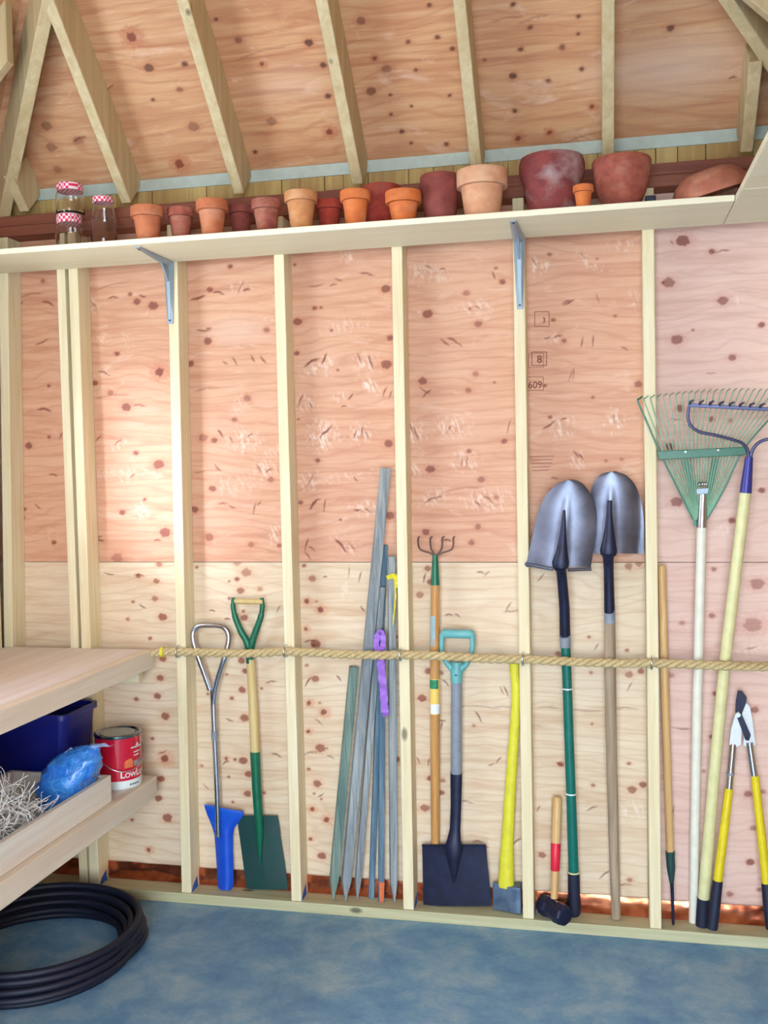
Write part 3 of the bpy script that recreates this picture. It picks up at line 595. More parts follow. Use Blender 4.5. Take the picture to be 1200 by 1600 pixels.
# frieze boards and blue-grey strip under the roof deck
x = X0; k = 0
while x < X1:
    w = random.choice((0.07, 0.09, 0.12, 0.145)); x2 = min(x+w, X1)
    struct(MB().box((x+0.001, D-0.004-0.003*(k % 2), ZB+0.0005), (x2-0.001, D+0.009, 2.672)).build('wall_frieze_board', 'frieze', smooth=0, bevel=0.0015), 'short upright cedar board between rafters above top plate', 'board')['group'] = 'cedar boards above the top plate'
    x = x2; k += 1
struct(MB().box((X0, D-0.012, 2.646), (X1, D-0.0075, 2.688)).build('trim_3', 'strip', smooth=0), 'blue-grey strip running under the roof deck', 'strip')

# roof
def deck_line(y): return DK-y
AX = (XL+XR)/2
HL, HR = XL, XR
rk = lambda px, py: None
def roof_plane(px, py):
    d = RT*((px-600)/F)-UP*((py-800)/F)+fw; t = (DK-CAM.z-CAM.y)/(d.z+d.y); return CAM+d*t
roofmarks = zz(0, 0, 2, [
    ('o', 415, 115, 9), ('k', 465, 212, 8, .8), ('k', 578, 200, 5), ('k', 562, 280, 5, .6), ('k', 605, 395, 9, .5), ('o', 565, 512, 8), ('k', 478, 312, 3), ('k', 675, 60, 3), ('k', 745, 125, 6, .6), ('o', 820, 200, 4), ('k', 965, 133, 7), ('k', 1010, 203, 5), ('k', 1025, 300, 5), ('k', 848, 380, 8, .5), ('o', 1032, 412, 6), ('k', 797, 475, 4), ('d', 820, 165, 90, 8, 1), ('k', 1128, 65, 7, .6), ('o', 1172, 182, 4), ('k', 1160, 285, 8, .7), ('k', 75, 262, 6, .6), ('k', 92, 323, 5), ('k', 85, 180, 4), ('k', 145, 393, 9, .5), ('k', 160, 460, 9, .5), ('k', 245, 440, 8, .4), ('k', 180, 530, 7, .4), ('d', 345, 275, 14, 30), ('d', 250, 435, 20, 14, 1.4), ('w', 900, 260, 60, 30, 0, .18)])
roofmarks += zz(600, 0, 2, [('k', 142, 16, 4), ('k', 403, 14, 4), ('k', 167, 116, 4), ('k', 457, 86, 4, .8), ('k', 76, 130, 4, .8), ('k', 213, 152, 4), ('k', 428, 154, 4), ('k', 608, 52, 3.6), ('k', 607, 106, 3), ('k', 557, 148, 5, .7), ('k', 403, 238, 6), ('k', 513, 252, 4, .8), ('k', 618, 215, 4), ('k', 100, 218, 3), ('k', 314, 187, 3, .6), ('k', 205, 298, 3), ('k', 20, 297, 2.6), ('k', 86, 332, 2.6), ('k', 409, 347, 4), ('o', 652, 333, 4), ('k', 22, 358, 3), ('k', 56, 411, 4), ('o', 422, 432, 5.4), ('o', 518, 414, 4.4), ('k', 195, 450, 4), ('k', 85, 447, 3), ('k', 895, 88, 6, .8), ('d', 1090, 243, 10, 4, 1.8), ('w', 900, 215, 110, 44, 0, .42), ('d', 380, 62, 50, 4, .8), ('d', 470, 60, 40, 10, 1), ('d', 620, 430, 60, 14, .9), ('k', 8, 215, 8, .5)])
rmk = W3(roofmarks, roof_plane)
V45 = Vector((0, -1, 1))
E_ = 0.40                                                     # eaves overhang (along y)
ydense = -0.62
P0 = Vector((XL-0.05, D+0.0, DK-D))
keepf = lambda p: p.x > XL-0.02-(p.y-0.0)*1.0-0.16 and p.x < XR+0.02+(p.y-0.0)*1.0+0.16
struct(feature_sheet('ceiling', 'ply_roof', P0, Vector((XR-XL+0.1, 0, 0)), V45*(D-ydense), int((XR-XL+0.1)/0.0045), int((D-ydense)*1.414/0.0045), rmk, Vector((0, 0.008, 0.008)), keepf), 'sloping plywood roof deck above the back wall', 'ceiling')
def slab(name, pts, off, mat, label):
    a = [Vector(p) for p in pts]; b = [p+Vector(off) for p in a]
    return struct(MB().hexa(a, b).build(name, mat, smooth=0), label, 'ceiling')
yr1 = -(XR-XL)/2; zr = DK-yr1; yr2 = FRONT-yr1
slab('ceiling', [(XL-ydense, ydense, DK-ydense), (XR+ydense, ydense, DK-ydense), (AX+0.01, yr1, zr), (AX-0.01, yr1, zr)], (0, 0.01, 0.01), 'ply_roof', 'upper part of the back roof slope')
slab('ceiling', [(X0, D+0.004, DK-D+0.004), (X1, D+0.004, DK-D+0.004), (X1+E_, D+E_, DK-D-E_), (X0-E_, D+E_, DK-D-E_)], (0, 0.01, 0.01), 'ply_roof', 'eaves of the back roof slope')
slab('ceiling', [(XL-0.09, 0.09, DK-0.09), (AX, yr1, zr), (AX, yr2, zr), (XL-0.09, FRONT-0.09, DK-0.09), (XL-0.45, FRONT-0.45, DK-0.45), (XL-0.45, 0.45, DK-0.45)], (-0.01, 0, 0.01), 'roof_side', 'roof slope over the bench wall')
slab('ceiling', [(XR+0.09, 0.09, DK-0.09), (AX, yr1, zr), (AX, yr2, zr), (XR+0.09, FRONT-0.09, DK-0.09), (XR+0.45, FRONT-0.45, DK-0.45), (XR+0.45, 0.45, DK-0.45)], (0.01, 0, 0.01), 'roof_side', 'roof slope over the far side wall')
slab('ceiling', [(XL-0.09, FRONT-0.09, DK-0.09), (XR+0.09, FRONT-0.09, DK-0.09), (AX, yr2, zr)], (0, -0.01, 0.01), 'ply_roof', 'front roof slope over the open doorway')
RB = 2.582                                                    # underside of rafters at y = 0
RD = 0.098                                                    # rafter depth along y = z
def rafter(xc, ya, yb, label, w=0.038):
    q = lambda x, y: [Vector((x, y, RB-y)), Vector((x, y+RD, RB-y+RD))]
    a0, a1 = q(xc-w/2, ya); b0, b1 = q(xc+w/2, ya); c0, c1 = q(xc-w/2, yb); d0, d1 = q(xc+w/2, yb)
    # seat: plumb cut at the outer wall line
    mb = MB().hexa([a0, b0, b1, a1], [c0, d0, d1, c1])
    return struct(mb.build('ceiling_rafter', 'rafter', smooth=0, bevel=0.003), label, 'rafter')
RX = [-0.172, 0.262, 0.697, 1.112, 1.544]
RLAB = ['common rafter nearest the bench end above the jars', 'common rafter above the small pots', 'common rafter above bright orange pot', 'common rafter above pale wide pot', 'common rafter above the two large dark pots']
for xr_, lb in zip(RX, RLAB):
    rafter(xr_, -0.002, -1.20, lb)
rafter(-0.585, -0.002, -(-0.585-XL)+0.03, 'short jack rafter at the bench corner')
rafter(1.975, -0.002, -(XR-1.975)+0.03, 'short jack rafter at the far corner')
def hip(xc, sx, label):
    """hip rafter from the corner up along the 45 degree valley of two slopes"""
    d = Vector((sx, -1, 1)); n_ = Vector((sx, 1, 0)).normalized()*0.021; u = Vector((0, 0, 0.20))
    a = Vector((xc, 0, RB))-d*0.02; b = a+d*1.40
    return struct(MB().hexa([a-n_, a+n_, a+n_+u, a-n_+u], [b-n_, b+n_, b+n_+u, b-n_+u]).build('ceiling_rafter', 'rafter', smooth=0, bevel=0.003), label, 'rafter')
hip(-0.668, 1, 'hip rafter rising from the bench corner')
hip(XR, -1, 'hip rafter rising from the far corner')
def side_rafter(xw, sx, y, top, label):
    a = Vector((xw, y-0.019, RB)); b = a+Vector((sx, 0, 1))*top; u = Vector((0, 0, 0.198)); w = Vector((0, 0.038, 0))
    return struct(MB().hexa([a, a+w, a+w+u, a+u], [b, b+w, b+w+u, b+u]).build('ceiling_rafter', 'rafter', smooth=0, bevel=0.003), label, 'rafter')
side_rafter(XL, 1, -0.42, 0.36, 'jack rafter of the bench side slope')
side_rafter(XR, -1, -0.42, 0.36, 'jack rafter of the far side slope')
for k, y in enumerate((-0.9, -1.35, -1.9, -2.4, -2.9)):
    side_rafter(XL, 1, y, min(1.3, -y-0.06), 'rafter %s of the bench side slope' % ('second', 'third', 'fourth', 'fifth', 'sixth')[k].strip())
    side_rafter(XR, -1, y, min(1.3, -y-0.06), 'rafter %s of the far side slope' % ('second', 'third', 'fourth', 'fifth', 'sixth')[k].strip())

# side walls; the bench wall has a window, the front stands open
WY0, WY1, WZ0, WZ1 = -1.75, -0.74, 1.52, 2.36
xw = XL-D
def wbox(lo, hi, name, mat='ply_side'):
    return struct(MB().box(lo, hi).build(name, mat, smooth=0))
wbox((xw-0.012, FRONT, 0), (xw, D+0.02, WZ0), 'wall_left'); wbox((xw-0.012, FRONT, WZ1), (xw, D+0.02, 2.6), 'wall_left')
wbox((xw-0.012, WY1, WZ0), (xw, D+0.02, WZ1), 'wall_left'); wbox((xw-0.012, FRONT, WZ0), (xw, WY0, WZ1), 'wall_left')
wbox((XR+D, FRONT, 0), (XR+D+0.012, D+0.02, 2.6), 'wall_right')
for y in (-0.045, -0.5, -1.85, -2.3, -2.84, -3.25):
    struct(MB().box((xw+0.0005, y-0.019, ZP), (XL, y+0.019, 2.496)).build('wall_stud', 'stud', smooth=0, bevel=0.003), 'stud of the bench side wall', 'stud')
for y in (-0.045, -0.45, -0.86, -1.27, -1.68, -2.09, -2.5):
    struct(MB().box((XR, y-0.019, ZP), (XR+D-0.0005, y+0.019, 2.496)).build('wall_stud', 'stud', smooth=0, bevel=0.003), 'stud of the far side wall', 'stud')
for xa in (xw, XR):
    struct(MB().box((xa+0.0005, FRONT, 0), (xa+D-0.0005, -0.006, ZP)).build('baseboard_side', 'plate', smooth=0), 'sill plate of a side wall', 'sill plate')
    struct(MB().box((xa+0.0005, FRONT, 2.497), (xa+D-0.0005, -0.001, ZB)).build('trim_4', 'topplate', smooth=0), 'top plate of a side wall', 'top plate')
for xa, nm in ((xw+0.004, 'cedar frieze over the bench wall'), (XR+D-0.014, 'cedar frieze over the far side wall')):
    struct(MB().box((xa, FRONT, ZB+0.0005), (xa+0.009, D-0.014, 2.684)).build('wall_frieze_board', 'frieze', smooth=0), nm, 'board')
fr = MB()
for lo, hi in (((xw-0.02, WY0, WZ0), (XL-0.02, WY1, WZ0+0.035)), ((xw-0.02, WY0, WZ1-0.035), (XL-0.02, WY1, WZ1)), ((xw-0.02, WY0, WZ0), (XL-0.02, WY0+0.035, WZ1)), ((xw-0.02, WY1-0.035, WZ0), (XL-0.02, WY1, WZ1))):
    fr.box(lo, hi)
struct(fr.build('window_1', 'studx', smooth=0), 'open window above the bench', 'window')
wbox((xw-0.012, FRONT-0.012, 0), (0.5, FRONT, 2.7), 'wall_front'); wbox((2.25, FRONT-0.012, 0), (XR+D+0.012, FRONT, 2.7), 'wall_front'); wbox((0.5, FRONT-0.012, 2.45), (2.25, FRONT, 2.7), 'wall_front')

# ------------------------------------------------------------------ shelf and brackets
ZSH = 2.379; SD = -0.286
mb = MB().box((X0+0.1, SD, 2.360), (1.902, -0.0015, ZSH))
tag(mb.build('wall_shelf', 'studx', smooth=0, bevel=0.002), 'long pale pine shelf carrying the row of terracotta pots', 'shelf')
t = thing('corner_shelf', 'pale pine shelf turning the corner along the side wall', 'shelf', (2.05, -0.5, 2.36))
MB().box((1.904, -0.405, 2.360), (XR-0.002, -0.0015, ZSH)).build('board', 'studx', t, smooth=0, bevel=0.002)
MB().box((1.904, -1.9, 2.360), (XR-0.002, -0.409, ZSH)).build('board', 'studx', t, smooth=0, bevel=0.002)
def bracket(x0, arm, leg, tilt, label):
    """pressed steel shelf bracket: tapering ribbed arms"""
    t = thing('shelf_bracket', label, 'bracket', (x0, -0.002, 2.36))
    zt = 2.3595; w0, w1 = 0.020, 0.010
    def taper(a, b, nrm, wa, wb):
        a, b, nrm = Vector(a), Vector(b), Vector(nrm); s = (b-a).normalized().cross(nrm)
        rows = []
        for k in range(13):
            f = k/12; c = a.lerp(b, f); w = wa+(wb-wa)*f; h = 0.012*(1-f)**0.8+0.004
            rows.append([c-s*w, c-s*w+nrm*0.003, c-s*w*0.4+nrm*h, c+s*w*0.4+nrm*h, c+s*w+nrm*0.003, c+s*w])
        mb = MB()
        for r0, r1 in zip(rows, rows[1:]): mb.hexa(r0, r1)
        mb = MB(); vs = [p for r in rows for p in r]; fs = []
        for i in range(12):
            for j in range(6): fs.append((i*6+j, i*6+(j+1) % 6, (i+1)*6+(j+1) % 6, (i+1)*6+j))
        fs += [(0, 1, 2, 3, 4, 5), tuple(range(72, 78))[::-1]]
        return mb.add(vs, fs)
    # shelf arm (runs forward under the shelf), wall arm (runs down the stud)
    tip = Vector((x0+tilt, -arm, zt))
    taper((x0, -0.003, zt), tip, (0, 0, -1), w0, w1).build('shelf_arm', 'bracket', t, smooth=30)
    taper((x0, -0.0022, zt-0.001), (x0, -0.0022, zt-leg), (0, -1, 0), w0, w1).build('wall_arm', 'bracket', t, smooth=30)
    gs = MB().hexa([Vector((x0-0.004, -0.006, zt-0.008)), Vector((x0-0.004, -0.075, zt-0.011)), Vector((x0-0.004, -0.012, zt-0.075))], [Vector((x0+0.004, -0.006, zt-0.008)), Vector((x0+0.004, -0.075, zt-0.011)), Vector((x0+0.004, -0.012, zt-0.075))])
    gs.build('gusset', 'bracket', t, smooth=0)
    for dx, dz in ((-0.011, -0.03), (0.011, -0.03), (0, -leg+0.012)):
        P = Vector((x0+dx, -0.0056, zt+dz))
        MB().tube([P, P+Vector((0, -0.003 if dz > -0.1 else -0.004, 0))], 0.0036, 10).build('screw', 'screw', t)
    for s, yy in ((0.35, 1), (1, 0.93)):
        P = Vector((x0+tilt*yy*0.9, -arm*0.95 if s == 1 else -0.03, zt-0.006-(0.006 if s < 1 else 0)))
        MB().tube([P, P+Vector((0, 0, -0.002))], 0.0036, 10).build('screw', 'screw', t)
sx = HY(267, 440, 0).x
bracket(HY(266, 470, 0).x, 0.255, 0.222, 0.0, 'bent blue-grey steel bracket whose shelf arm reaches aside near the jars')
bracket(HY(812, 430, 0).x, 0.25, 0.235, 0.0, 'straight blue-grey steel bracket on stud above the round shovels')

# ------------------------------------------------------------------ pots on the shelf
def pot(px, top, wpx, y, mat, label, base=0.62, rim=0.28, style='std', floor_z=None):
    zf = ZSH+0.0006 if floor_z is None else floor_z
    T_ = HY(px, top, y); s = PXM(T_); R = wpx*s/2; H = T_.z-zf
    r0 = R*base; rh = H*rim if H*rim < R*0.62 else R*0.62
    if style == 'std':
        rb = r0+(R*0.90-r0)*(1-rh/H)
        prof = [(r0*0.3, 0.004), (r0*0.97, 0), (r0, 0.003), (rb, H-rh-0.001), (R*0.985, H-rh), (R*0.995, H-rh+0.004), (R, H-0.004), (R*0.985, H), (R*0.90, H-0.001), (R*0.87, H-rh), (r0*0.85, 0.012), (r0*0.3, 0.012)]
    elif style == 'bowl':
        prof = [(r0*0.3, 0.004), (r0*0.96, 0), (r0, 0.004)]
        for k in range(1, 9):
            f = k/9; prof.append((r0+(R*0.97-r0)*math.sin(f*math.pi/2)**0.9, f*(H-rh*0.5)))
        prof += [(R, H-rh*0.45), (R, H-0.006), (R*0.97, H), (R*0.9, H-0.002), (R*0.86, H*0.6), (r0*0.8, 0.014), (r0*0.3, 0.014)]
    elif style == 'cyl':
        prof = [(r0*0.3, 0.004), (r0*0.97, 0), (r0, 0.003), (R*0.95, H*0.72), (R, H*0.74), (R, H-0.004), (R*0.97, H), (R*0.88, H-0.001), (R*0.84, H*0.7), (r0*0.85, 0.012), (r0*0.3, 0.012)]
    elif style == 'roll':
        prof = [(r0*0.3, 0.004), (r0*0.96, 0), (r0, 0.004)]
        for k in range(1, 8):
            f = k/8; prof.append((r0+(R*0.9-r0)*f**0.8, f*H*0.66))
        prof += [(R*0.95, H*0.68), (R, H*0.76), (R*1.0, H*0.9), (R*0.95, H), (R*0.86, H-0.002), (R*0.82, H*0.66), (r0*0.8, 0.014), (r0*0.3, 0.014)]
    t = thing('terracotta_pot', label, 'pot', (T_.x, T_.y, zf), 'terracotta pots on the shelf')
    k0 = max(i for i, q in enumerate(prof[:8]) if q[1] <= H-rh*1.01) if style == 'std' else None
    if style == 'std':
        MB().lathe(prof[:4]+[(rb*0.9, H-rh-0.001)]+prof[10:], T_-Vector((0, 0, H))).build('pot_body', mat, t, smooth=35)
        MB().lathe([(rb*0.9, H-rh+0.0001)]+prof[4:10]+[(rb*0.9, H-rh+0.0002)], T_-Vector((0, 0, H))).build('rim', mat, t, smooth=35)
    else:
        MB().lathe(prof, T_-Vector((0, 0, H)), 44).build('pot_body', mat, t, smooth=50)
    return t
pot(230, 325, 52, -0.215, 'terra', 'orange clay pot first in the row after the jars')
pot(282, 327, 41, -0.17, 'terra_brown', 'dull brown clay pot between first orange pot and tan one')
pot(331, 315, 50, -0.215, 'terra', 'orange clay pot third in the row beyond the jars')
pot(376, 323, 38, -0.12, 'terra_dark', 'dark clay pot set back in the gap after the third pot')
pot(416, 314, 47, -0.20, 'terra_brown', 'ridged brown clay pot next to tall tan pot', rim=0.34)
pot(470, 302, 52, -0.21, 'terra_tan', 'tall tan clay pot in front of a hidden dark one', rim=0.24)
pot(514, 315, 42, -0.13, 'terra_red', 'dark red clay pot between tall tan pot and bright orange pot')
pot(555, 300, 48, -0.215, 'terra_bright', 'bright orange upright clay pot midway along the shelf')
pot(596, 293, 62, -0.085, 'terra_red', 'deep red clay pot standing back behind bright orange pots', style='cyl', base=0.8)
pot(630, 301, 57, -0.215, 'terra_bright', 'squat orange clay pot in front of the deep red one', rim=0.4)
pot(687, 276, 62, -0.17, 'terra_dark', 'tall dark maroon straight-sided clay pot beside the pale one', style='cyl', base=0.76)
pot(753, 269, 80, -0.20, 'terra_pale', 'large pale peach clay pot with thick rim', rim=0.36, base=0.68)
pot(862, 249, 102, -0.155, 'terra_stain', 'largest dark red pot with white lime stains and rolled rim', style='roll', base=0.66)
pot(911, 291, 32, -0.255, 'terra_bright', 'tiny bright orange pot between the two largest pots', rim=0.4, base=0.66)
pot(971, 251, 91, -0.17, 'terra_brown', 'wide reddish brown bowl-shaped pot beside the tiny one', style='bowl', base=0.5)
# shallow bowl lying tilted by the corner
P = HY(1112, 290, -0.16); s = PXM(P)
R = 62*s; tl = thing('clay_bowl', 'shallow brown clay bowl leaning on its edge near the corner shelf', 'bowl', (P.x, P.y, ZSH), 'terracotta pots on the shelf')
rot = Matrix.Rotation(math.radians(-15), 3, 'Y') @ Matrix.Rotation(math.radians(10), 3, 'X')
prof = [(0.2*R, 0.0), (0.45*R, 0.0), (0.62*R, 0.06*R), (0.82*R, 0.22*R), (0.95*R, 0.44*R), (1.0*R, 0.5*R), (1.0*R, 0.6*R), (0.95*R, 0.61*R), (0.88*R, 0.46*R), (0.72*R, 0.25*R), (0.45*R, 0.1*R), (0.2*R, 0.09*R)]
tmp = MB().lathe([(r, 0.62*R-z) for r, z in prof], (0, 0, 0), 44, rot)
dz = min(v.z for v in tmp.v)
for v in tmp.v: v += Vector((P.x, P.y, ZSH+0.0006-dz))
tmp.build('bowl_body', 'terra_clay', tl, smooth=50)
# a dark blue scrap and grey pieces between pots
P = HY(1016, 303, -0.2)
tag(MB().box((P.x-0.016, P.y-0.02, ZSH+0.0005), (P.x+0.016, P.y+0.02, ZSH+0.034)).build('small_box', 'navy', bevel=0.004), 'small dark blue box between the brown pot and the leaning bowl', 'box')

# jars
def jar(px, zbase, wpx, top, y, lidpx, label, style='straight'):
    T_ = HY(px, top, y); s = PXM(T_); R = wpx*s/2; H = T_.z-zbase; lh = lidpx*s
    t = thing('glass_jar', label, 'jar', (T_.x, y, zbase), 'glass jars with gingham lids')
    o = Vector((T_.x, y, zbase)); hb = H-lh*0.75
    if style == 'straight':
        pr = [(R*0.3, 0.003), (R*0.9, 0), (R*0.98, 0.006), (R, 0.014), (R, hb*0.72), (R*0.97, hb*0.82), (R*0.86, hb*0.92), (R*0.86, hb)]
    else:
        pr = [(R*0.3, 0.003), (R*0.93, 0), (R, 0.008), (R, hb*0.62), (R*0.93, hb*0.74), (R*0.78, hb*0.88), (R*0.74, hb)]
    inn = [(r-0.003, max(z, 0.006)) for r, z in pr[::-1]][:-1]
    MB().lathe(pr+inn+[(R*0.3, 0.006)], o, 36).build('glass_body', 'glass', t, smooth=50)
    rl = pr[-1][0]+0.003
    MB().lathe([(rl*0.4, H-lh), (rl-0.0015, H-lh), (rl, H-lh+0.0015), (rl, H-0.002), (rl-0.002, H), (rl*0.4, H)], o, 36).build('lid', 'gingham', t, smooth=40)['label'] = 'red and white gingham lid'
    return t
jz = HY(109, 337, -0.16).z
jar(108, ZSH+0.0006, 42, 337, -0.16, 13, 'squat glass jar with gingham lid, under another jar')
jar(109, jz+0.0008, 44, 289, -0.16, 11, 'glass jar with gingham lid stacked on top of another jar')
jar(161, ZSH+0.0006, 40, 309, -0.15, 9, 'single round-shouldered glass jar beside the stacked pair', 'round')

# ------------------------------------------------------------------ rope and staples
RR = 0.0158
rp = [(238, 1021, -0.016), (252, 1019, -0.017), (276, 1018.5, -0.0172), (330, 1020, -0.017), (400, 1021, -0.018), (446, 1018, -0.0172), (530, 1022, -0.02), (600, 1024, -0.02), (626, 1023, -0.0172), (690, 1025, -0.019), (760, 1029, -0.02), (817, 1030, -0.0172), (880, 1033, -0.022), (955, 1036, -0.02), (1018, 1036, -0.0172), (1080, 1038, -0.03), (1118, 1039.5, -0.046), (1140, 1040, -0.049), (1175, 1041, -0.036), (1212, 1041, -0.0172), (1245, 1041, -0.0172)]
path = catmull([HY(*q) for q in rp], 24)
def strands(path, R, pitch, n=10):
    mb = MB(); L = [0.0]
    for a, b in zip(path, path[1:]): L.append(L[-1]+(b-a).length)
    N = int(L[-1]/0.0035); dense = []; j = 0
    for k in range(N+1):
        s = L[-1]*k/N
        while j < len(L)-2 and L[j+1] < s: j += 1
        dense.append(path[j].lerp(path[j+1], (s-L[j])/(L[j+1]-L[j])))
    for st in range(3):
        pts = []
        for k, p in enumerate(dense):
            t = (dense[min(k+1, N)]-dense[max(k-1, 0)]).normalized(); u = Vector((0, 0, 1)); u = (u-t*u.dot(t)).normalized(); w = t.cross(u)
            th = -2*math.pi*(L[-1]*k/N/pitch+st/3.0)
            pts.append(p+(u*math.cos(th)+w*math.sin(th))*R*0.53)
        mb.tube(pts, R*0.5, n)
    return mb
rope = thing('rope', 'thick twisted manila rope strung across the studs holding the tools', 'rope', path[0])
strands(path, RR, 0.088).build('rope_body', 'rope', rope, smooth=60)
tuft = MB()
for k in range(16):
    a = path[0]+Vector((0.01, random.uniform(-.007, .007), random.uniform(-.009, .009))); b = a+Vector((-random.uniform(.02, .045), random.uniform(-.008, .006), random.uniform(-.012, .012)))
    tuft.tube([a, a.lerp(b, .5)+Vector((0, 0, .002)), b], [0.0028, 0.0025, 0.0012], 6)
tuft.build('frayed_end', 'rope', rope)
c = path[28]
MB().tube([c+Vector((-0.007, 0, 0)), c+Vector((0.003, 0, 0))], RR*1.18, 18).build('whipping', 'yellow_tape', rope)['label'] = 'yellow tape whipping near the rope end'
for k, (px, py) in enumerate(((278, 1018.5), (446, 1018), (626, 1023), (817, 1030), (1018, 1036), (1216, 1041))):
    P = HY(px, py, -0.0172); pts = []
    for j in range(13):
        th = math.pi*j/12; pts.append(P+Vector((0.0, -math.sin(th)*0.0205, math.cos(th)*0.021)))
    pts = [Vector((P.x, 0.012, pts[0].z))]+pts+[Vector((P.x, 0.012, pts[-1].z))]
    lab = ['at the tied rope end above the bench corner', 'beside the green spade', 'beside the weathered stakes', 'above the yellow maul', 'between the round shovel and the rakes', 'past the loppers'][k]
    tag(MB().tube(pts, 0.0031, 10, flat=1.0).build('rope_staple', 'silver'), 'silver staple clasping the rope '+lab, 'staple', 'rope staples')

# ------------------------------------------------------------------ tools along the wall
def foot(px, py, z=ZP): return HZ(px, py, z)
# steel tool with triangular loop and blue scoop end
b = foot(352, 1391)
t = thing('bulb_digger', 'steel tool with triangular loop handle and blue scoop end', 'garden tool', b)
P, R_ = TP((328, 1078, .035, 9), (322, 1060, .03, 9), (311, 1030, .022, 9), (303, 1006, .026, 9), (301.5, 990, .028, 9), (306, 981, .03, 9), (316, 977, .032, 9), (340, 977, .034, 9), (351, 981, .034, 9), (357, 992, .034, 9), (356, 1008, .032, 9), (350, 1030, .024, 9), (342, 1055, .03, 9), (336, 1078, .035, 9.5), (333.5, 1100, .038, 9))
P = catmull(P, 6); MB().tube(P, R_[0], 12).build('loop_handle', 'chrome', t, smooth=60)
ttube([(332.5, 1076, .038, 9.5), (336, 1160, .04, 9), (339.5, 1240, .036, 9), (341, 1308, .03, 7)]).build('shaft', 'chrome', t)
ttube([(335, 1142, .04, 10.2), (335.4, 1156, .04, 10.2)]).build('collar', 'grey_plastic', t)
# blue scoop: flared flange above, rounded trough below
rows = [(1258, 319, 322), (1262, 320, 345), (1268, 322, 380), (1274, 324, 380), (1283, 328, 374), (1294, 332, 366), (1305, 335, 364), (1330, 337, 364), (1360, 339, 365), (1384, 340, 365), (1391, 343, 361)]
def blade(rows, yfun, dish, thick, nu=14, power=2.0):
    g = []; 
    for i, (py, xl, xr) in enumerate(rows):
        row = []
        for j in range(nu+1):
            u = j/nu; px = xl+(xr-xl)*u; w = 2*u-1
            row.append(HY(px, py, yfun(i/(len(rows)-1))+dish*(abs(w)**power) if not callable(dish) else yfun(i/(len(rows)-1))+dish(w, i/(len(rows)-1))))
        g.append(row)
    return MB().sheet(g, thick)
blade(rows, lambda v: .036+0.010*math.sin(v*3), lambda w, v: (0.004 if v < .45 else 0.018)*w*w, 0.004).build('scoop', 'blue', t, smooth=60)
for py in (1282, 1299):
    q = HY(338.5, py, .032); MB().tube([q, q+Vector((0, -0.006, 0))], 0.004, 10).build('bolt', 'silver', t)

# green Y-handled spade
b = foot(418, 1392)
t = thing('border_spade', 'green spade with wooden crossbar grip and square green blade', 'spade', b)
ttube([(367, 939, .035, 8), (390, 940, .035, 9.5), (411, 940, .035, 8)]).build('grip', 'handle_pale', t)
for pts in ([(365, 934, .035, 6), (364, 945, .035, 8), (367, 962, .035, 10), (376, 985, .035, 11), (386, 1003, .035, 12), (390, 1020, .036, 11)], [(409, 934, .035, 6), (410, 945, .035, 8), (408, 962, .035, 10), (401, 983, .035, 11), (394, 1003, .035, 12), (391, 1020, .036, 11)]):
    P, R_ = TP(*pts); q = catmull(P, 5); rr = [R_[min(len(R_)-1, i//5)] for i in range(len(q))]
    MB().tube(q, rr, 12).build('yoke_arm', 'green', t)
ttube([(390.5, 1012, .036, 13), (391, 1036, .036, 13)]).build('yoke_collar', 'green', t)
ttube([(391.5, 1030, .036, 13), (396, 1110, .04, 15), (399, 1180, .042, 15)]).build('shaft', 'handle_pale', t)
ttube([(398.5, 1174, .042, 16), (401, 1230, .045, 15), (404, 1275, .047, 14), (406, 1300, .049, 12), (406, 1335, .052, 6), (406, 1350, .054, 2)]).build('socket', 'green', t)
rows = [(1275, 369, 433), (1281, 371, 435), (1295, 372.5, 437), (1320, 376, 440), (1350, 380, 445), (1380, 384, 449), (1390, 385, 450)]
blade(rows, lambda v: .056+.012*v, lambda w, v: 0.008*w*w-0.004*max(0, 1-abs(w)*5)*(1-v), 0.003, 18).build('blade', 'green_dk', t, smooth=50)

# weathered stakes
def stake(top, bot, w, y0, y1, mat, label, tip=True, th=None, turn=28, tipm=None, dark_top=False):
    A = HY(top[0], top[1], y0); B = HY(bot[0], bot[1], y1)
    B = Vector((B.x, B.y, ZP+0.0008))
    t = thing('garden_stake', label, 'stake', B, 'weathered wooden stakes')
    ax = (A-B); L = ax.length; ax = ax.normalized(); hw = w*PXM(A)/2
    sd = Vector((0, 1, 0)).cross(ax).normalized(); nn = ax.cross(sd).normalized()
    ca, sa = math.cos(math.radians(turn)), math.sin(math.radians(turn)); sd, nn = sd*ca+nn*sa, nn*ca-sd*sa
    hw = hw/(ca+0.8*abs(sa))
    def ring(c, w_, h_): return [c-sd*w_-nn*h_, c+sd*w_-nn*h_, c+sd*w_+nn*h_, c-sd*w_+nn*h_]
    h = hw*0.8; tl_ = 0.075 if tip else 0.0
    mb = MB(); secs = []
    if tip: secs.append(ring(B+sd*hw*0.2, hw*0.16, h*0.5)); secs.append(ring(B+ax*tl_, hw, h))
    else: secs.append(ring(B, hw, h))
    secs.append(ring(B+ax*(L*0.55)+nn*0.001, hw*1.02, h)); secs.append(ring(A, hw*0.96, h))
    vs = [p for r in secs for p in r]; fs = [(3, 2, 1, 0), tuple(range(len(vs)-4, len(vs)))]
    for i in range(len(secs)-1):
        for j in range(4): fs.append((i*4+j, i*4+(j+1) % 4, i*4+4+(j+1) % 4, i*4+4+j))
    mb.add(vs, fs).build('stake_body', mat, t, smooth=0, bevel=0.0025)
    if tipm:
        MB().hexa(ring(B+ax*0.001+nn*0.0002, hw*0.6, h*1.04), ring(B+ax*0.075, hw*1.03, h*1.05)).build('painted_tip', tipm, t, smooth=0)
    return t
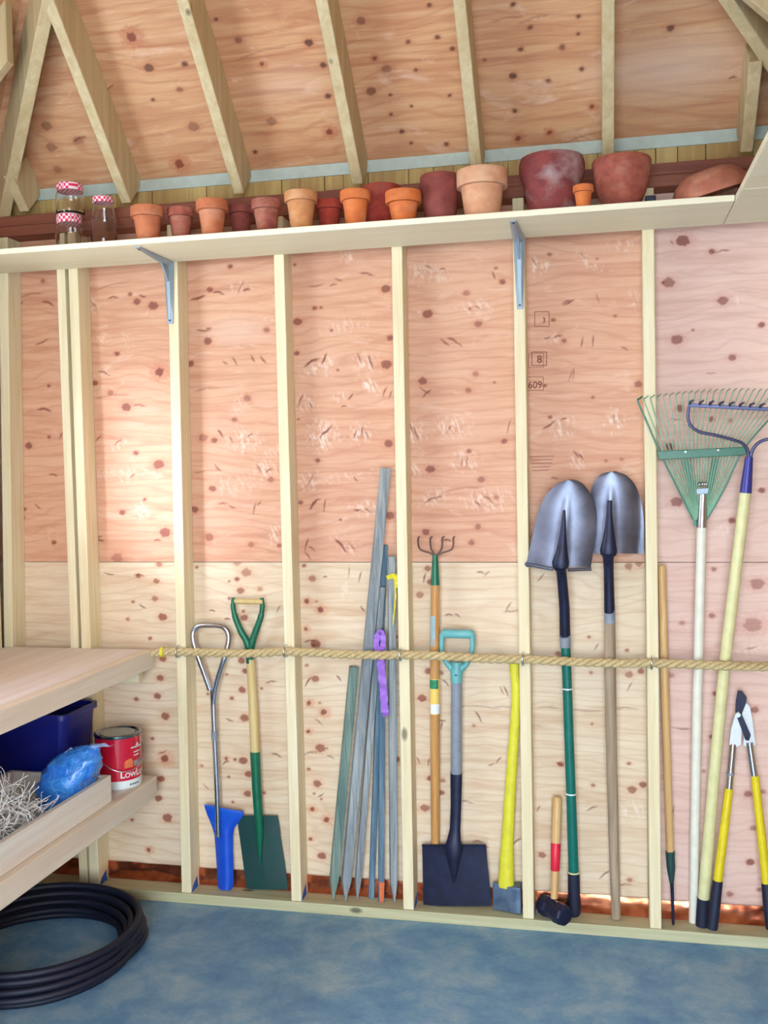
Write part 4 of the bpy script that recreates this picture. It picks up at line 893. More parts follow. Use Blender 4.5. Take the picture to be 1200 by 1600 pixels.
S1 = stake((602.5, 731), (538, 1405), 19, 0.026, 0.040, 'stake', 'tallest grey stake of the leaning bundle')
S2 = stake((553, 1041), (519, 1406), 17, 0.062, 0.036, 'stake_green', 'short mossy green stake at outer side of the bundle')
S4 = stake((597, 917), (557, 1403), 12, 0.050, 0.046, 'stake', 'grey-brown stake under the upper end of purple ribbon')
S5 = stake((601, 851), (580, 1403), 11, 0.0765, 0.070, 'stake_blue', 'dark blue-grey stake with its end just below the tallest top', tip=False)
S6 = stake((597.5, 985), (595.5, 1405), 11, 0.028, 0.046, 'stake_blue', 'blue-grey stake with an orange painted foot', tip=False, tipm='orange_print')
S7 = stake((611.5, 869), (615, 1405), 14, 0.036, 0.050, 'stake', 'stake wearing yellow ribbon beside the stud')
# flagging ribbons
def ribbon(pts, w, mat, name, label, yoff=0.0):
    P = catmull([HY(*q) for q in pts], 8); mb = MB(); g = []
    for i, p in enumerate(P):
        t_ = (P[min(i+1, len(P)-1)]-P[max(i-1, 0)]).normalized(); s_ = Vector((0, 1, 0)).cross(t_)
        s_ = s_.normalized() if s_.length > 1e-6 else Vector((1, 0, 0)); tw = 0.35*math.sin(i*0.9)
        s_ = (s_+Vector((0, tw, 0))).normalized(); W_ = (w[0]+(w[1]-w[0])*i/(len(P)-1))*PXM(p)/2*(1+0.1*math.sin(i*1.7))
        g.append([p-s_*W_, p+Vector((0, -0.002*math.sin(i*1.3), 0)), p+s_*W_])
    return mb.sheet(g, 0.0012)
rb = thing('flagging_ribbon', 'purple ribbon tied round the stakes with a long tail', 'ribbon', HY(590, 1110, 0.0))
ribbon([(590, 1030, .003), (588, 1010, .005), (589.5, 994, .007), (594, 988, .008), (598, 994, .008), (598.5, 1012, .006), (596, 1030, .003)], (9, 9), 'purple', 'loop', '').build('loop', 'purple', rb)
ribbon([(594, 1010, .002), (594.5, 1028, .0015), (596, 1050, .004), (599, 1080, .008), (601, 1108, .011), (603.5, 1118, .012)], (13, 12), 'purple', 'tail', '').build('tail', 'purple', rb)
rb = thing('flagging_ribbon', 'yellow ribbon tied near the top of a stake', 'ribbon', HY(612, 905, 0.02))
ribbon([(604, 903, .024), (610, 901, .018), (616, 900, .018), (621, 902, .022)], (7, 8), 'yellow_tape', 'band', '').build('band', 'yellow_tape', rb)
ribbon([(617, 900, .016), (620, 908, .012), (619, 918, .014)], (9, 5), 'yellow_tape', 'bow', '').build('bow', 'yellow_tape', rb)
ribbon([(617, 905, .016), (618, 930, .02), (616, 955, .026), (614, 978, .03)], (3, 2), 'yellow_tape', 'tail', '').build('tail', 'yellow_tape', rb)

# four-tined cultivator
b = foot(681, 1402)
t = thing('hand_cultivator', 'long-handled cultivator with four bent tines and green ferrule', 'cultivator', b)
ttube([(680, 908, .04, 13.5), (679.5, 1000, .035, 14.5), (679.5, 1100, .036, 15), (680, 1250, .055, 14), (680.5, 1404, .073, 13)]).build('handle', 'handle_orange', t)
ttube([(680, 866, .04, 8.5), (680, 880, .04, 10), (680, 914, .04, 14.5)]).build('ferrule', 'green', t)
for pts in ([(680, 869, .04), (672, 864, .038), (662, 861, .034), (655.5, 857, .03), (653.5, 849, .024), (653.5, 841, .016), (656, 838, .008)], [(680, 869, .04), (676.5, 863, .038), (673.5, 857, .032), (672.5, 849, .024), (672.5, 841, .016), (676, 838, .008)],
            [(680, 869, .04), (686, 863, .038), (690, 857, .032), (691, 849, .024), (691, 841, .016), (695, 838, .008)], [(680, 869, .04), (690, 864, .038), (700, 861, .034), (706.5, 857, .03), (708.5, 849, .024), (708.5, 841, .016), (711, 838, .008)]):
    q = catmull([HY(*p_) for p_ in pts], 6); MB().tube(q, [0.0032]*(len(q)-3)+[0.0026, 0.002, 0.001], 8).build('tine', 'rust', t)
def wrap(px0, px1, py0, py1, y, mat, name, parent, cx, r, half=1.1):
    """sticker bent round a round handle"""
    g = []
    for i in range(7):
        py = py0+(py1-py0)*i/6; c_ = HY(cx, py, y); rr = r*PXM(c_)+0.0005; row = []
        for j in range(9):
            a_ = -half+2*half*j/8; a_ = px0+(px1-px0)*j/8
            row.append(c_+Vector((math.sin(a_)*rr, -math.cos(a_)*rr, 0)))
        g.append(row)
    return MB().sheet(g, 0.0003).build(name, mat, parent)
wrap(-1.0, 0.2, 962, 1009, .036, 'sticker', 'sticker', t, 679.5, 7.35)['label'] = 'pale blue sticker'
wrap(-1.3, 1.3, 1060, 1115, .036, 'sticker_y', 'label_sticker', t, 679.5, 7.5)['label'] = 'yellow maker sticker'
sk = t.children[-1]
for c_ in t.children:
    if c_.name.startswith('label_sticker'): sk = c_
wrap(-1.3, 0.9, 1061, 1075, .036, 'sticker_g', 'label_print', sk, 679.5, 7.75)['label'] = 'green print on the sticker'
wrap(-0.9, 1.3, 1099, 1114, .036, 'white', 'label_print', sk, 679.5, 7.75)['label'] = 'white patch on the sticker'

# teal D-handled square spade
b = foot(714, 1417)
t = thing('square_spade', 'black square-bladed spade with teal D handle and grey shaft', 'spade', b)
def rbar(pts, w, parent, name, mat, d=0.75):
    P = [HY(*q) for q in pts]; return MB().tube(P, [w_*PXM(P[0])/2 for w_ in w], 16, flat=d, ref=(0, 1, 0)).build(name, mat, parent)
rbar([(689, 988.5, .03), (692, 990, .03), (715, 990.5, .03), (738, 991, .03), (741, 990, .03)], [8, 14, 14, 14, 8], t, 'grip', 'teal')
for pts in ([(691, 990, .03, 9), (690, 1008, .03, 8), (692, 1026, .031, 8), (699, 1037, .032, 9), (708, 1046, .033, 12)], [(738, 991, .03, 9), (738.5, 1008, .03, 8), (736, 1026, .031, 8), (729, 1037, .032, 9), (719, 1046, .033, 12)]):
    P, R_ = TP(*pts); MB().tube(P, R_, 12).build('handle_arm', 'teal', t)
ttube([(713.5, 1034, .033, 17), (713.5, 1050, .033, 20), (713.5, 1066, .033, 18)]).build('handle_socket', 'teal', t)
q = HY(712.5, 1055, .033-0.021); MB().tube([q, q+Vector((0, -0.002, 0))], 0.0034, 10).build('rivet', 'navy', t)
ttube([(713.5, 1064, .033, 17), (713, 1208, .04, 17.5)]).build('shaft', 'grey_plastic', t)
ttube([(713, 1206, .04, 19), (712.5, 1260, .042, 17), (711, 1296, .042, 17), (709.5, 1312, .040, 22), (709, 1324, .0385, 30), (709, 1340, .037, 22), (709, 1372, .037, 7), (709, 1380, .0375, 2)], flat=0.55).build('socket', 'navy', t)
rows = [(1320, 659, 759), (1321.5, 659.3, 759.5), (1325, 659.6, 760), (1340, 660, 761), (1370, 660.5, 764), (1400, 661, 767), (1416, 661.5, 768)]
def spade_dish(w, v):
    return 0.005*w*w-0.006*max(0, 1-abs(w)*3.2)*max(0, 1-v*2.2)
g = []
blade(rows, lambda v: .040+.006*v, spade_dish, 0.003, 24).build('blade', 'navy', t, smooth=50)

# yellow splitting maul
hd = foot(790, 1418)
t = thing('splitting_maul', 'splitting maul with bright yellow handle and blue-grey steel head', 'maul', (hd.x, 0.05, ZP))
P, R_ = TP((803, 1036, .028, 15), (803.5, 1050, .03, 14), (806, 1075, .033, 13.5), (805, 1120, .036, 14.5), (801, 1180, .04, 16), (797, 1240, .044, 17), (793, 1310, .048, 19), (791.5, 1350, .05, 23), (791, 1385, .051, 26))
q = catmull(P, 4); rr = []
for i in range(len(q)):
    f = i/4; k = min(int(f), len(R_)-2); rr.append(R_[k]+(R_[k+1]-R_[k])*(f-k))
MB().tube(q, rr, 16, flat=0.72, ref=(0, 1, 0)).build('handle', 'yellow', t, smooth=60)
def wp(px, py, y): return HY(px, py, y)
hz0, hz1 = ZP+0.001, HY(790, 1380, .05).z
xa, xb = HY(770, 1400, .05).x, HY(815.3, 1400, .05).x
secs = [(xa, 0.003, 0.072), (xa+0.03, 0.012, 0.068), (xa+0.06, 0.022, 0.066), (xa+0.085, 0.027, 0.068), (xb-0.001, 0.027, 0.068)]
mb = MB(); rs = []
for x, hw, h in secs:
    zm = (hz0+hz1)/2; hh = (hz1-hz0)/2*(h/0.072) ; rs.append([Vector((x, .05-hw, zm-hh)), Vector((x, .05+hw, zm-hh)), Vector((x, .05+hw, zm+hh)), Vector((x, .05-hw, zm+hh))])
vs = [p for r in rs for p in r]; fs = [(3, 2, 1, 0), tuple(range(16, 20))]
for i in range(4):
    for j in range(4): fs.append((i*4+j, i*4+(j+1) % 4, i*4+4+(j+1) % 4, i*4+4+j))
mb.add(vs, fs).build('head', 'maul', t, smooth=0, bevel=0.004)

# small sledge hammer
b = foot(866, 1437)
t = thing('sledge_hammer', 'short sledge hammer with red band on its wooden handle', 'hammer', (b.x, 0.045, ZP))
ax0, ax1 = Vector((HY(848, 1415, .055).x, .046, ZP+.0385)), Vector((HY(884, 1418, -.03).x, -.046, ZP+.0385))
MB().tube([ax0, ax0.lerp(ax1, .06), ax0.lerp(ax1, .3), ax0.lerp(ax1, .38), ax0.lerp(ax1, .62), ax0.lerp(ax1, .7), ax0.lerp(ax1, .94), ax1], [.030, .035, .037, .032, .032, .037, .035, .029], 8, ref=(0, 0, 1)).build('head', 'navy', t, smooth=20, bevel=0.002)
mid = ax0.lerp(ax1, .5); P0_ = HY(870.5, 1245, .06)
def along(f): return mid.lerp(P0_, f)
s_ = PXM(P0_)
MB().tube([along(f) for f in (0.1, .3, .6, .9, .985, 1)], [r*s_ for r in (5.6, 6, 7.2, 8, 7.6, 5.5)], 14).build('handle', 'handle', t)
MB().tube([along(f) for f in (0.345, .35, .585, .59)], [r*s_ for r in (6.4, 6.9, 7.6, 7.2)], 16).build('painted_band', 'red', t)['label'] = 'red painted band'

# two round shovels
def shovel(rows, yb, bend, label, neck, ferr, pole, polemat, step, foot_pt, tongue):
    t = thing('round_shovel', label, 'shovel', foot_pt)
    g = []; nu = 22
    n = len(rows)
    for i, (py, xl, xr, cx) in enumerate(rows):
        v = i/(n-1); row = []
        for j in range(nu+1):
            w = 2*j/nu-1; px = xl+(xr-xl)*j/nu
            hw = max(-1.1, min(1.1, (px-cx)/((xr-xl)/2+0.5)))
            rid = max(0, 1-abs(px-cx)/(4+12*max(0, v-0.35)))                    # hollow rib rising toward the neck
            amp = 0.010*max(0, (v-0.38)/0.62)**0.8 if v > 0.38 else 0
            edge = 0.026*(abs(hw)**2.2)*(0.35+0.65*v)
            y = yb+bend*(1-v)**1.6+edge+(-amp)*rid**0.8
            row.append(HY(px, py, y))
        g.append(row)
    MB().sheet(g, 0.0024).build('blade', 'steel', t, smooth=55)
    if step:
        L, C_, R_2 = step
        for s0, s1 in ((L, C_[0]), (C_[1], R_2)):
            MB().tube([HY(*s0), HY(*s1)], 0.0062, 10, flat=0.8).build('foot_step', 'steel', t)
    ttube(tongue, flat=0.6, ref=(0, 1, 0)).build('socket_tongue', 'navy', t, smooth=60)
    ttube(neck).build('neck', 'navy', t, smooth=60)
    ttube(ferr).build('ferrule', 'grey_plastic', t)['label'] = 'grey metal ferrule'
    ttube(pole).build('handle', polemat, t, smooth=60)
    return t
def outline_rows(left, right, n=26):
    """blade outline: (x, y) points down each edge from the tip"""
    def at(e, y):
        for (x0, y0), (x1, y1) in zip(e, e[1:]):
            if y <= y1: 
                f = (y-y0)/(y1-y0); return x0+(x1-x0)*f
        return e[-1][0]
    L = [tuple(v[:2]) for v in catmull([(x, y, 0) for x, y in left], 10)]; R_ = [tuple(v[:2]) for v in catmull([(x, y, 0) for x, y in right], 10)]
    y0, y1 = left[0][1], min(left[-1][1], right[-1][1]); out = []
    for k in range(n+1):
        f = (k/n)**1.9; y = y0+(y1-y0)*f; out.append((y, at(L, y), at(R_, y)))
    return out
def cx_rows(rows, tip, base):
    y0, y1 = rows[0][0], rows[-1][0]
    return [(y, a, b, tip+(base-tip)*(y-y0)/(y1-y0)) for y, a, b in rows]
rowsA = cx_rows(outline_rows([(892, 749.5), (881, 751.5), (868, 758), (851, 777), (839, 808), (831.5, 840), (825, 868), (821.5, 886)], [(892, 749.5), (902, 751), (912, 757), (924, 774), (931, 798), (932, 818), (928.5, 850), (923, 887)]), 889, 876)
fA = foot(897, 1431)
tA = shovel(rowsA, -0.040, -0.008, 'round shovel with green pole and turned step, nearer the stud', 
   [(875.5, 885, -.060, 22), (876.5, 889, -.052, 17), (877.5, 898, -.044, 16), (879.5, 918, -.026, 16), (882, 950, -.006, 16.5), (883, 995, .012, 17)],
   [(883, 992, .012, 17.6), (883.6, 1011, .015, 17)], [(883.8, 1009, .015, 15), (886, 1060, .019, 15), (889, 1150, .026, 15), (893, 1260, .035, 15.5), (896.5, 1366, .046, 16)], 'green_pole',
   ((821, 881, -.020), ((864, 889.5, -.052), (888, 890.5, -.052)), (923.5, 889, -.024)), fA,
   [(881.5, 797, -.048, 4), (880.8, 815, -.051, 7), (879.5, 838, -.054, 11), (877.8, 862, -.058, 18), (876, 879, -.060, 27), (875.5, 887, -.058, 24)])
ttube([(896.3, 1362, .046, 18.5), (897, 1400, .051, 19), (896.5, 1418, .054, 22), (896, 1426, .055, 22), (896, 1430, .056, 16)]).build('end_grip', 'black', tA)
for py, cx, y in ((1076, 886.6, .0203), (1240, 892.2, .0332), (1362.5, 896.3, .046)):
    ttube([(cx, py-1, y, 16.6 if py < 1300 else 19.2), (cx, py+1, y, 16.6 if py < 1300 else 19.2)]).build('pole_ring', 'white' if py < 1300 else 'handle_straw', tA)
rowsB = cx_rows(outline_rows([(956, 737), (946, 738.5), (936, 743), (926.5, 756), (922, 778), (922, 805), (924.5, 840), (928, 865)], [(956, 737), (967, 738), (979, 743), (992, 757), (1001.5, 782), (1005.5, 812), (1006, 840), (1005.5, 865)]), 956, 951)
fB = foot(963, 1436)
tB = shovel(rowsB, -0.012, 0.0, 'round shovel with aged grey wooden pole, partly behind the other blade',
   [(950.5, 864, -.030, 22), (950.5, 872, -.024, 17), (951, 890, -.012, 15.5), (951.5, 915, .0, 16), (952.5, 957, .012, 17)],
   [(952.5, 952, .012, 17.4), (952.8, 973, .014, 17.2)], [(952.8, 971, .014, 17), (953.5, 1060, .018, 18), (956, 1200, .032, 17), (962.5, 1434, .05, 15)], 'handle_grey',
   None, fB, [(952.5, 782, -.020, 8), (952.3, 800, -.023, 9), (952, 822, -.027, 13), (951.4, 846, -.030, 21), (950.8, 860, -.032, 27), (950.5, 867, -.03, 24)])

# weeder with dark tine
b = foot(1052, 1445)
t = thing('crack_weeder', 'slim tool with honey wooden pole and thin dark tine below green ferrule', 'weeder', b)
ttube([(1033.5, 883, .05, 11), (1034, 888, .05, 13), (1037, 1000, .04, 13), (1041, 1150, .038, 12.5), (1047, 1334, .04, 11.5)]).build('handle', 'handle', t)
ttube([(1047, 1330, .04, 14.5), (1048.5, 1358, .04, 13), (1049.5, 1378, .04, 7)]).build('ferrule', 'green_dk', t)
ttube([(1049.5, 1374, .04, 6), (1051, 1410, .04, 4.6), (1052, 1444.5, .04, 4)]).build('tine', 'navy', t)

# green leaf rake
b = foot(1083, 1441)
t = thing('leaf_rake', 'green fan leaf rake with cream handle standing head up', 'rake', b)
ttube([(1096.5, 820, .004, 15), (1093, 950, .012, 15), (1089.5, 1100, .028, 15), (1086, 1280, .05, 14.5), (1083, 1440, .074, 14)]).build('handle', 'handle_cream', t, smooth=60)
ttube([(1098.5, 772, -.002, 12), (1096.5, 824, .004, 16.5)]).build('ferrule', 'chrome', t)
NT_ = 25
for i in range(NT_):
    f = i/(NT_-1)
    xb_ = 1083+f*21; xm = 1033+f*128; xt = 997+f*236; ym = 711-f*8; yt = 628-10*f-7*math.sin(f*math.pi)
    pts = [HY(xb_, 812, .0), HY(xb_+(xm-xb_)*.5, 762, -.008), HY(xm, ym, -.017), HY(xm+(xt-xm)*.55, ym+(yt-ym)*.55, -.020), HY(xt, yt, -.022), HY(xt+2.5, yt-5, -.028), HY(xt+6.5, yt-8.5, -.040)]
    q = catmull(pts, 4); w_ = 0.0019 if 0 < i < NT_-1 else 0.0034
    MB().tube(q, w_, 6, flat=0.45, ref=(0, 1, 0)).build('tine', 'green' if i in (0, NT_-1) else 'green_tine' if 'green_tine' in M else 'green', t)
prism([(1026, 705), (1166, 698), (1166.5, 711), (1030, 718.5)], -.027, -.012).build('spreader_bar', 'green', t, smooth=0, bevel=0.002)
for x0, x1 in ((1071, 1061), (1121, 1131)):
    pass
prism([(1067, 718), (1077, 718), (1093, 796), (1092, 822), (1084, 822), (1083, 800)], .004, .0015).build('brace_plate', 'green', t, smooth=0)
prism([(1100, 796), (1113, 716), (1123, 715), (1106, 802), (1104, 822), (1099, 822)], .004, .0015).build('brace_plate', 'green', t, smooth=0)
MB().lathe([(.004, 0), (.016, 0), (.018, .02), (.016, .035), (.004, .035)], HY(1094, 822, .012), 20).build('hub', 'green', t)
sp = []
for k in range(60):
    a_ = k/59*2*math.pi*5; c_ = HY(1091+k/59*14, 757, -.012); sp.append(c_+Vector((0, math.cos(a_)*.008, math.sin(a_)*.008)))
MB().tube(sp, 0.0018, 6).build('spring', 'silver', t)
prism([(1088, 764), (1107, 763), (1106, 771), (1089, 772)], -.016, -.010).build('clip', 'bracket', t, smooth=0)
for px, py in ((1071, 706), (1122, 703.5)):
    q = HY(px, py, -.0272); MB().tube([q, q+Vector((0, -.002, 0))], .0025, 8).build('rivet', 'silver', t)

# bow rake
b = foot(1097, 1449)
t = thing('bow_rake', 'steel bow rake with straw-coloured pole in front of the leaf rake', 'rake', b)
hp, hr = TP((1165, 766, -.034, 17.5), (1150, 890, -.024, 17.5), (1132, 1040, -.008, 17.5), (1115, 1220, .015, 17.5), (1099, 1408, .040, 17.5))
MB().tube(hp, hr, 14).build('handle', 'handle_straw', t)
ttube([(1099, 1403, .040, 18.5), (1096.5, 1446, .0445, 19)]).build('end_grip', 'black', t)
ttube([(1170.5, 714, -.040, 12), (1165, 770, -.034, 18.5)]).build('socket', 'blue_socket' if 'blue_socket' in M else 'dull_metal', t)
for pts in ([(1170, 718, -.040), (1168, 703, -.044), (1160, 693, -.050), (1145, 687, -.058), (1118, 680, -.068), (1094, 675, -.074), (1080, 666, -.078), (1075, 652, -.080), (1077, 634, -.081)],
            [(1172, 718, -.040), (1176, 703, -.044), (1185, 692, -.050), (1200, 686, -.058), (1226, 682, -.068), (1250, 678, -.074), (1264, 670, -.078), (1270, 658, -.080), (1268, 643, -.081)]):
    q = catmull([HY(*p_) for p_ in pts], 6); MB().tube(q, 0.0052, 10).build('bow', 'dull_metal', t)
A, B = HY(1076, 633, -.082), HY(1270, 643, -.082)
MB().hexa([A+Vector((0, -.004, -.006)), A+Vector((0, .004, -.006)), A+Vector((0, .004, .006)), A+Vector((0, -.004, .006))], [B+Vector((0, -.004, -.006)), B+Vector((0, .004, -.006)), B+Vector((0, .004, .006)), B+Vector((0, -.004, .006))]).build('head_bar', 'dull_metal', t, smooth=0, bevel=0.002)
for k in range(13):
    c_ = A.lerp(B, (k+.12)/12.3)
    MB().tube([c_+Vector((0, .0, .002)), c_+Vector((0.001, -.008, .010)), c_+Vector((.006, -.05, .012)), c_+Vector((.007, -.062, .010))], [.0042, .0042, .0032, .0012], 8).build('tooth', 'dull_metal', t)

# loppers
b = foot(1113, 1452)
t = thing('loppers', 'yellow-handled bypass loppers with white head standing closed end up', 'loppers', b)
ttube([(1139, 1232, .022, 13), (1131, 1300, .012, 13.5), (1121, 1380, .001, 14)]).build('handle', 'loppers_yellow', t)
ttube([(1179.5, 1212, .022, 12.5), (1188, 1290, .012, 13), (1198, 1384, .001, 14)]).build('handle', 'loppers_yellow', t)
ttube([(1121.5, 1376, .001, 15.5), (1117, 1415, -.004, 17), (1112.5, 1451, -.009, 16.5)]).build('grip', 'black', t)
ttube([(1197.5, 1380, .001, 15.5), (1201, 1415, -.004, 17), (1205, 1451, -.009, 16.5)]).build('grip', 'black', t)
ttube([(1145.5, 1162, .030, 10.5), (1139, 1235, .022, 11)]).build('tube', 'chrome', t)
ttube([(1171, 1160, .030, 10.5), (1179, 1216, .022, 11)]).build('tube', 'chrome', t)
for (x0, y0), (x1, y1) in (((1141.5, 1207), (1141.2, 1211)),):
    ttube([(x0, y0, .0252, 12), (x1, y1, .025, 12)]).build('tube_ring', 'grey_plastic', t)
prism([(1149, 1115), (1155, 1112), (1160, 1125), (1158, 1164), (1152, 1167), (1139.5, 1164), (1142, 1140)], .022, .034).build('jaw_plate', 'white', t, smooth=0, bevel=0.002)
prism([(1158, 1118), (1166, 1098), (1172, 1104), (1176, 1125), (1181, 1164), (1172, 1168), (1161, 1165), (1163, 1150)], .034, .042).build('jaw_plate', 'white', t, smooth=0, bevel=0.002)
prism([(1149, 1116), (1150, 1095), (1153, 1079), (1160, 1080), (1167, 1090), (1166, 1098), (1160, 1112), (1157, 1120)], .0335, .039).build('blade', 'navy', t, smooth=0, bevel=0.001)
prism([(1151, 1119), (1158, 1114), (1173, 1148), (1171, 1157), (1165, 1157)], .016, .0215).build('link_arm', 'navy', t, smooth=0, bevel=0.001)
for px, py in ((1153, 1117), (1168, 1154)):
    q = HY(px, py, .0155); MB().tube([q, q+Vector((0, -.004, 0))], .008 if py < 1130 else .006, 14).build('pivot_bolt', 'silver' if py < 1130 else 'navy', t)

# ------------------------------------------------------------------ bench corner
BX = -0.113
t = thing('workbench', 'wooden workbench with planked top fixed along the side wall', 'workbench', (-0.41, -1.2, 0))
for k in range(3):
    x0 = XL+0.002+k*0.19; x1 = x0+0.189 if k < 2 else BX-0.040
    MB().box((x0, -2.45, 0.918), (x1, -0.0015, 0.945)).build('top_board', 'bench', t, smooth=0, bevel=0.002)
MB().box((BX-0.0395, -2.45, 0.878), (BX, -0.0015, 0.9455)).build('front_rail', 'benchedge', t, smooth=0, bevel=0.003)
for y in (-2.30,):
    MB().box((BX-0.13, -2.448, 0), (BX-0.041, -2.41, 0.917)).build('leg', 'stud', t, smooth=0, bevel=0.003)
for y in (-0.045, -1.2, -2.405):
    MB().box((XL+0.002, y-0.0, 0.829), (BX-0.041, y+0.038, 0.9175)).build('cross_rail', 'stud', t, smooth=0, bevel=0.003)
MB().box((XL+0.002, -1.134, 0.0), (BX-0.041, -1.115, 0.917)).build('added_light_block', 'tray', t, smooth=0)  # added unseen board, keeps front light out from under the bench
t = thing('lower_shelf', 'pale board shelf under the workbench holding the paint can', 'shelf', (-0.41, -1.2, 0.4))
MB().box((XL+0.002, -1.112, 0.454), (BX-0.0395, -0.0015, 0.473)).build('shelf_board', 'bench', t, smooth=0, bevel=0.002)
MB().box((BX-0.039, -1.112, 0.398), (BX, -0.0015, 0.4735)).build('front_rail', 'benchedge', t, smooth=0, bevel=0.003)
for y in (-0.045, -1.10):
    MB().box((XL+0.002, y, 0.39), (BX-0.040, y+0.038, 0.4535)).build('cross_rail', 'stud', t, smooth=0, bevel=0.003)

# wooden tray
ZL = 0.4742
TX0, TX1, TY0, TY1, TH = -0.52, -0.138, -0.302, -1.05, 0.092
t = thing('wooden_tray', 'open wooden tray box on the lower shelf with straw and blue bag', 'tray', (-0.33, -0.67, ZL))
w = 0.019
MB().box((TX1-w, TY1, ZL), (TX1, TY0, ZL+TH)).build('front_side', 'tray', t, smooth=0, bevel=0.002)
MB().box((TX0, TY1, ZL), (TX0+w, TY0, ZL+TH)).build('back_side', 'tray', t, smooth=0, bevel=0.002)
MB().box((TX0+w, TY0-w, ZL), (TX1-w, TY0-0.0005, ZL+TH)).build('end_side', 'tray', t, smooth=0, bevel=0.002)
MB().box((TX0+w, TY1+0.0005, ZL), (TX1-w, TY1+w, ZL+TH)).build('end_side', 'tray', t, smooth=0, bevel=0.002)
MB().box((TX0+w, TY1+w, ZL), (TX1-w, TY0-w, ZL+0.008)).build('bottom', 'tray', t, smooth=0)

# straw fibres heaped in the tray
mb = MB(); rnd = random.Random(3)
for k in range(900):
    cx_, cy_ = rnd.uniform(TX0+0.05, TX1-0.05), rnd.uniform(-0.98, -0.60)
    hgt = 0.15*(1-((cy_+0.80)/0.22)**2)+0.02
    if hgt < 0.02: hgt = 0.02
    p = Vector((cx_, cy_, ZL+0.012+rnd.random()**0.7*hgt)); d = Vector((rnd.gauss(0, 1), rnd.gauss(0, 1), rnd.gauss(0, .45))).normalized()
    pts = []; ax_ = Vector((rnd.gauss(0, 1), rnd.gauss(0, 1), rnd.gauss(0, 1))).normalized()
    turn = rnd.uniform(-0.5, 0.5)
    for s in range(9):
        pts.append(Vector((min(max(p.x, TX0+w+0.004), TX1-w-0.004), min(max(p.y, TY1+w+0.004), -0.47), max(p.z, ZL+0.0115))))
        d = Matrix.Rotation(turn, 3, ax_) @ d; p = p+d*0.012
    mb.tube(pts, 0.0011, 4)
tag(mb.build('straw', 'straw', smooth=0), 'tangled pale dry fibres heaped in the wooden tray', 'straw', kind='stuff')

# blue bag
t = thing('plastic_bag', 'crumpled blue plastic bag lying in the wooden tray', 'bag', (-0.26, -0.40, ZL+0.009))
brow = [(1270, 66, 112, .045), (1266, 62, 124, .066), (1252, 60, 134, .080), (1236, 62, 141, .084), (1220, 66, 147, .084), (1204, 72, 152, .080), (1190, 80, 155, .068), (1180, 92, 155, .050), (1172, 108, 155, .030), (1167, 124, 156, .014), (1165, 134, 156, .006)]
vs = []; nu = 44; fine_rows = []
for (a0, b0) in zip(brow, brow[1:]):
    for k in range(4): fine_rows.append(tuple(a0[q_]+(b0[q_]-a0[q_])*k/4 for q_ in range(4)))
fine_rows.append(brow[-1])
for i, (py, xl, xr, dr) in enumerate(fine_rows):
    A, B = HY(xl, py, -0.42), HY(xr, py, -0.42); c_ = (A+B)/2; rx = (B-A).length/2
    for j in range(nu):
        th = 2*math.pi*j/nu; ct, st = math.cos(th), math.sin(th)
        ct_, st_ = math.copysign(abs(ct)**0.85, ct), math.copysign(abs(st)**0.85, st)
        w_ = Vector((ct*1.6, st*1.6, i*0.16)); k = 1+0.09*mnoise.noise(w_)+0.06*mnoise.noise(w_*2.7+Vector((4, 0, 0)))+0.03*mnoise.noise(w_*6)+0.022*math.sin(i*1.15+2.5*ct)
        q = c_+Vector((ct_*rx*k, st_*dr*k, 0.004*mnoise.noise(w_*3)))
        q.z = max(q.z, ZL+0.0095)
        if q.z < ZL+TH+0.022: q.x = min(q.x, TX1-w-0.002); q.y = min(q.y, TY0-w-0.003)
        vs.append(q)
nv = len(fine_rows); fs = [tuple(range(nu))[::-1], tuple(range((nv-1)*nu, nv*nu))]
for i in range(nv-1):
    for j in range(nu): fs.append((i*nu+j, i*nu+(j+1) % nu, (i+1)*nu+(j+1) % nu, (i+1)*nu+j))
MB().add(vs, fs).build('bag_body', 'bag', t, smooth=60)
g = []
for i in range(12):
    f = i/11; row = []
    for j in range(22):
        u = j/21
        a_ = HY(96+60*u, 1181-13*u, -0.452+0.03*u); b_ = HY(110+68*u, 1168-7*u+2.5*math.sin(u*8), -0.43+0.03*math.sin(u*5))
        p = a_.lerp(b_, f); p.y += 0.014*mnoise.noise(Vector((u*6, f*2, 2)))*f; p.z += 0.006*mnoise.noise(Vector((u*7, f*3, 8)))*f; row.append(p)
    g.append(row)
fl = MB().sheet(g, 0.0006).build('bag_neck', 'film', t, smooth=70); fl['label'] = 'clear loose film at the bag mouth'

# blue bin behind
t = thing('storage_bin', 'dark blue plastic bin standing behind the blue bag', 'bin', (-0.47, -0.16, ZL))
bx0, bx1, by0, by1, bz = -0.66, -0.315, -0.285, -0.045, 0.285
def rrect(x0, x1, y0, y1, r, z, n=5):
    out = []
    for cx_, cy_, a0 in ((x1-r, y1-r, 0), (x0+r, y1-r, 90), (x0+r, y0+r, 180), (x1-r, y0+r, 270)):
        for k in range(n+1):
            a_ = math.radians(a0+90*k/n); out.append(Vector((cx_+r*math.cos(a_), cy_+r*math.sin(a_), z)))
    return out
def loft(rings, capb=True, capt=True):
    n = len(rings[0]); vs = [p for r in rings for p in r]; fs = []
    for i in range(len(rings)-1):
        for j in range(n): fs.append((i*n+j, i*n+(j+1) % n, (i+1)*n+(j+1) % n, (i+1)*n+j))
    if capb: fs.append(tuple(range(n))[::-1])
    if capt: fs.append(tuple(range((len(rings)-1)*n, len(rings)*n)))
    return MB().add(vs, fs)
i_ = 0.03
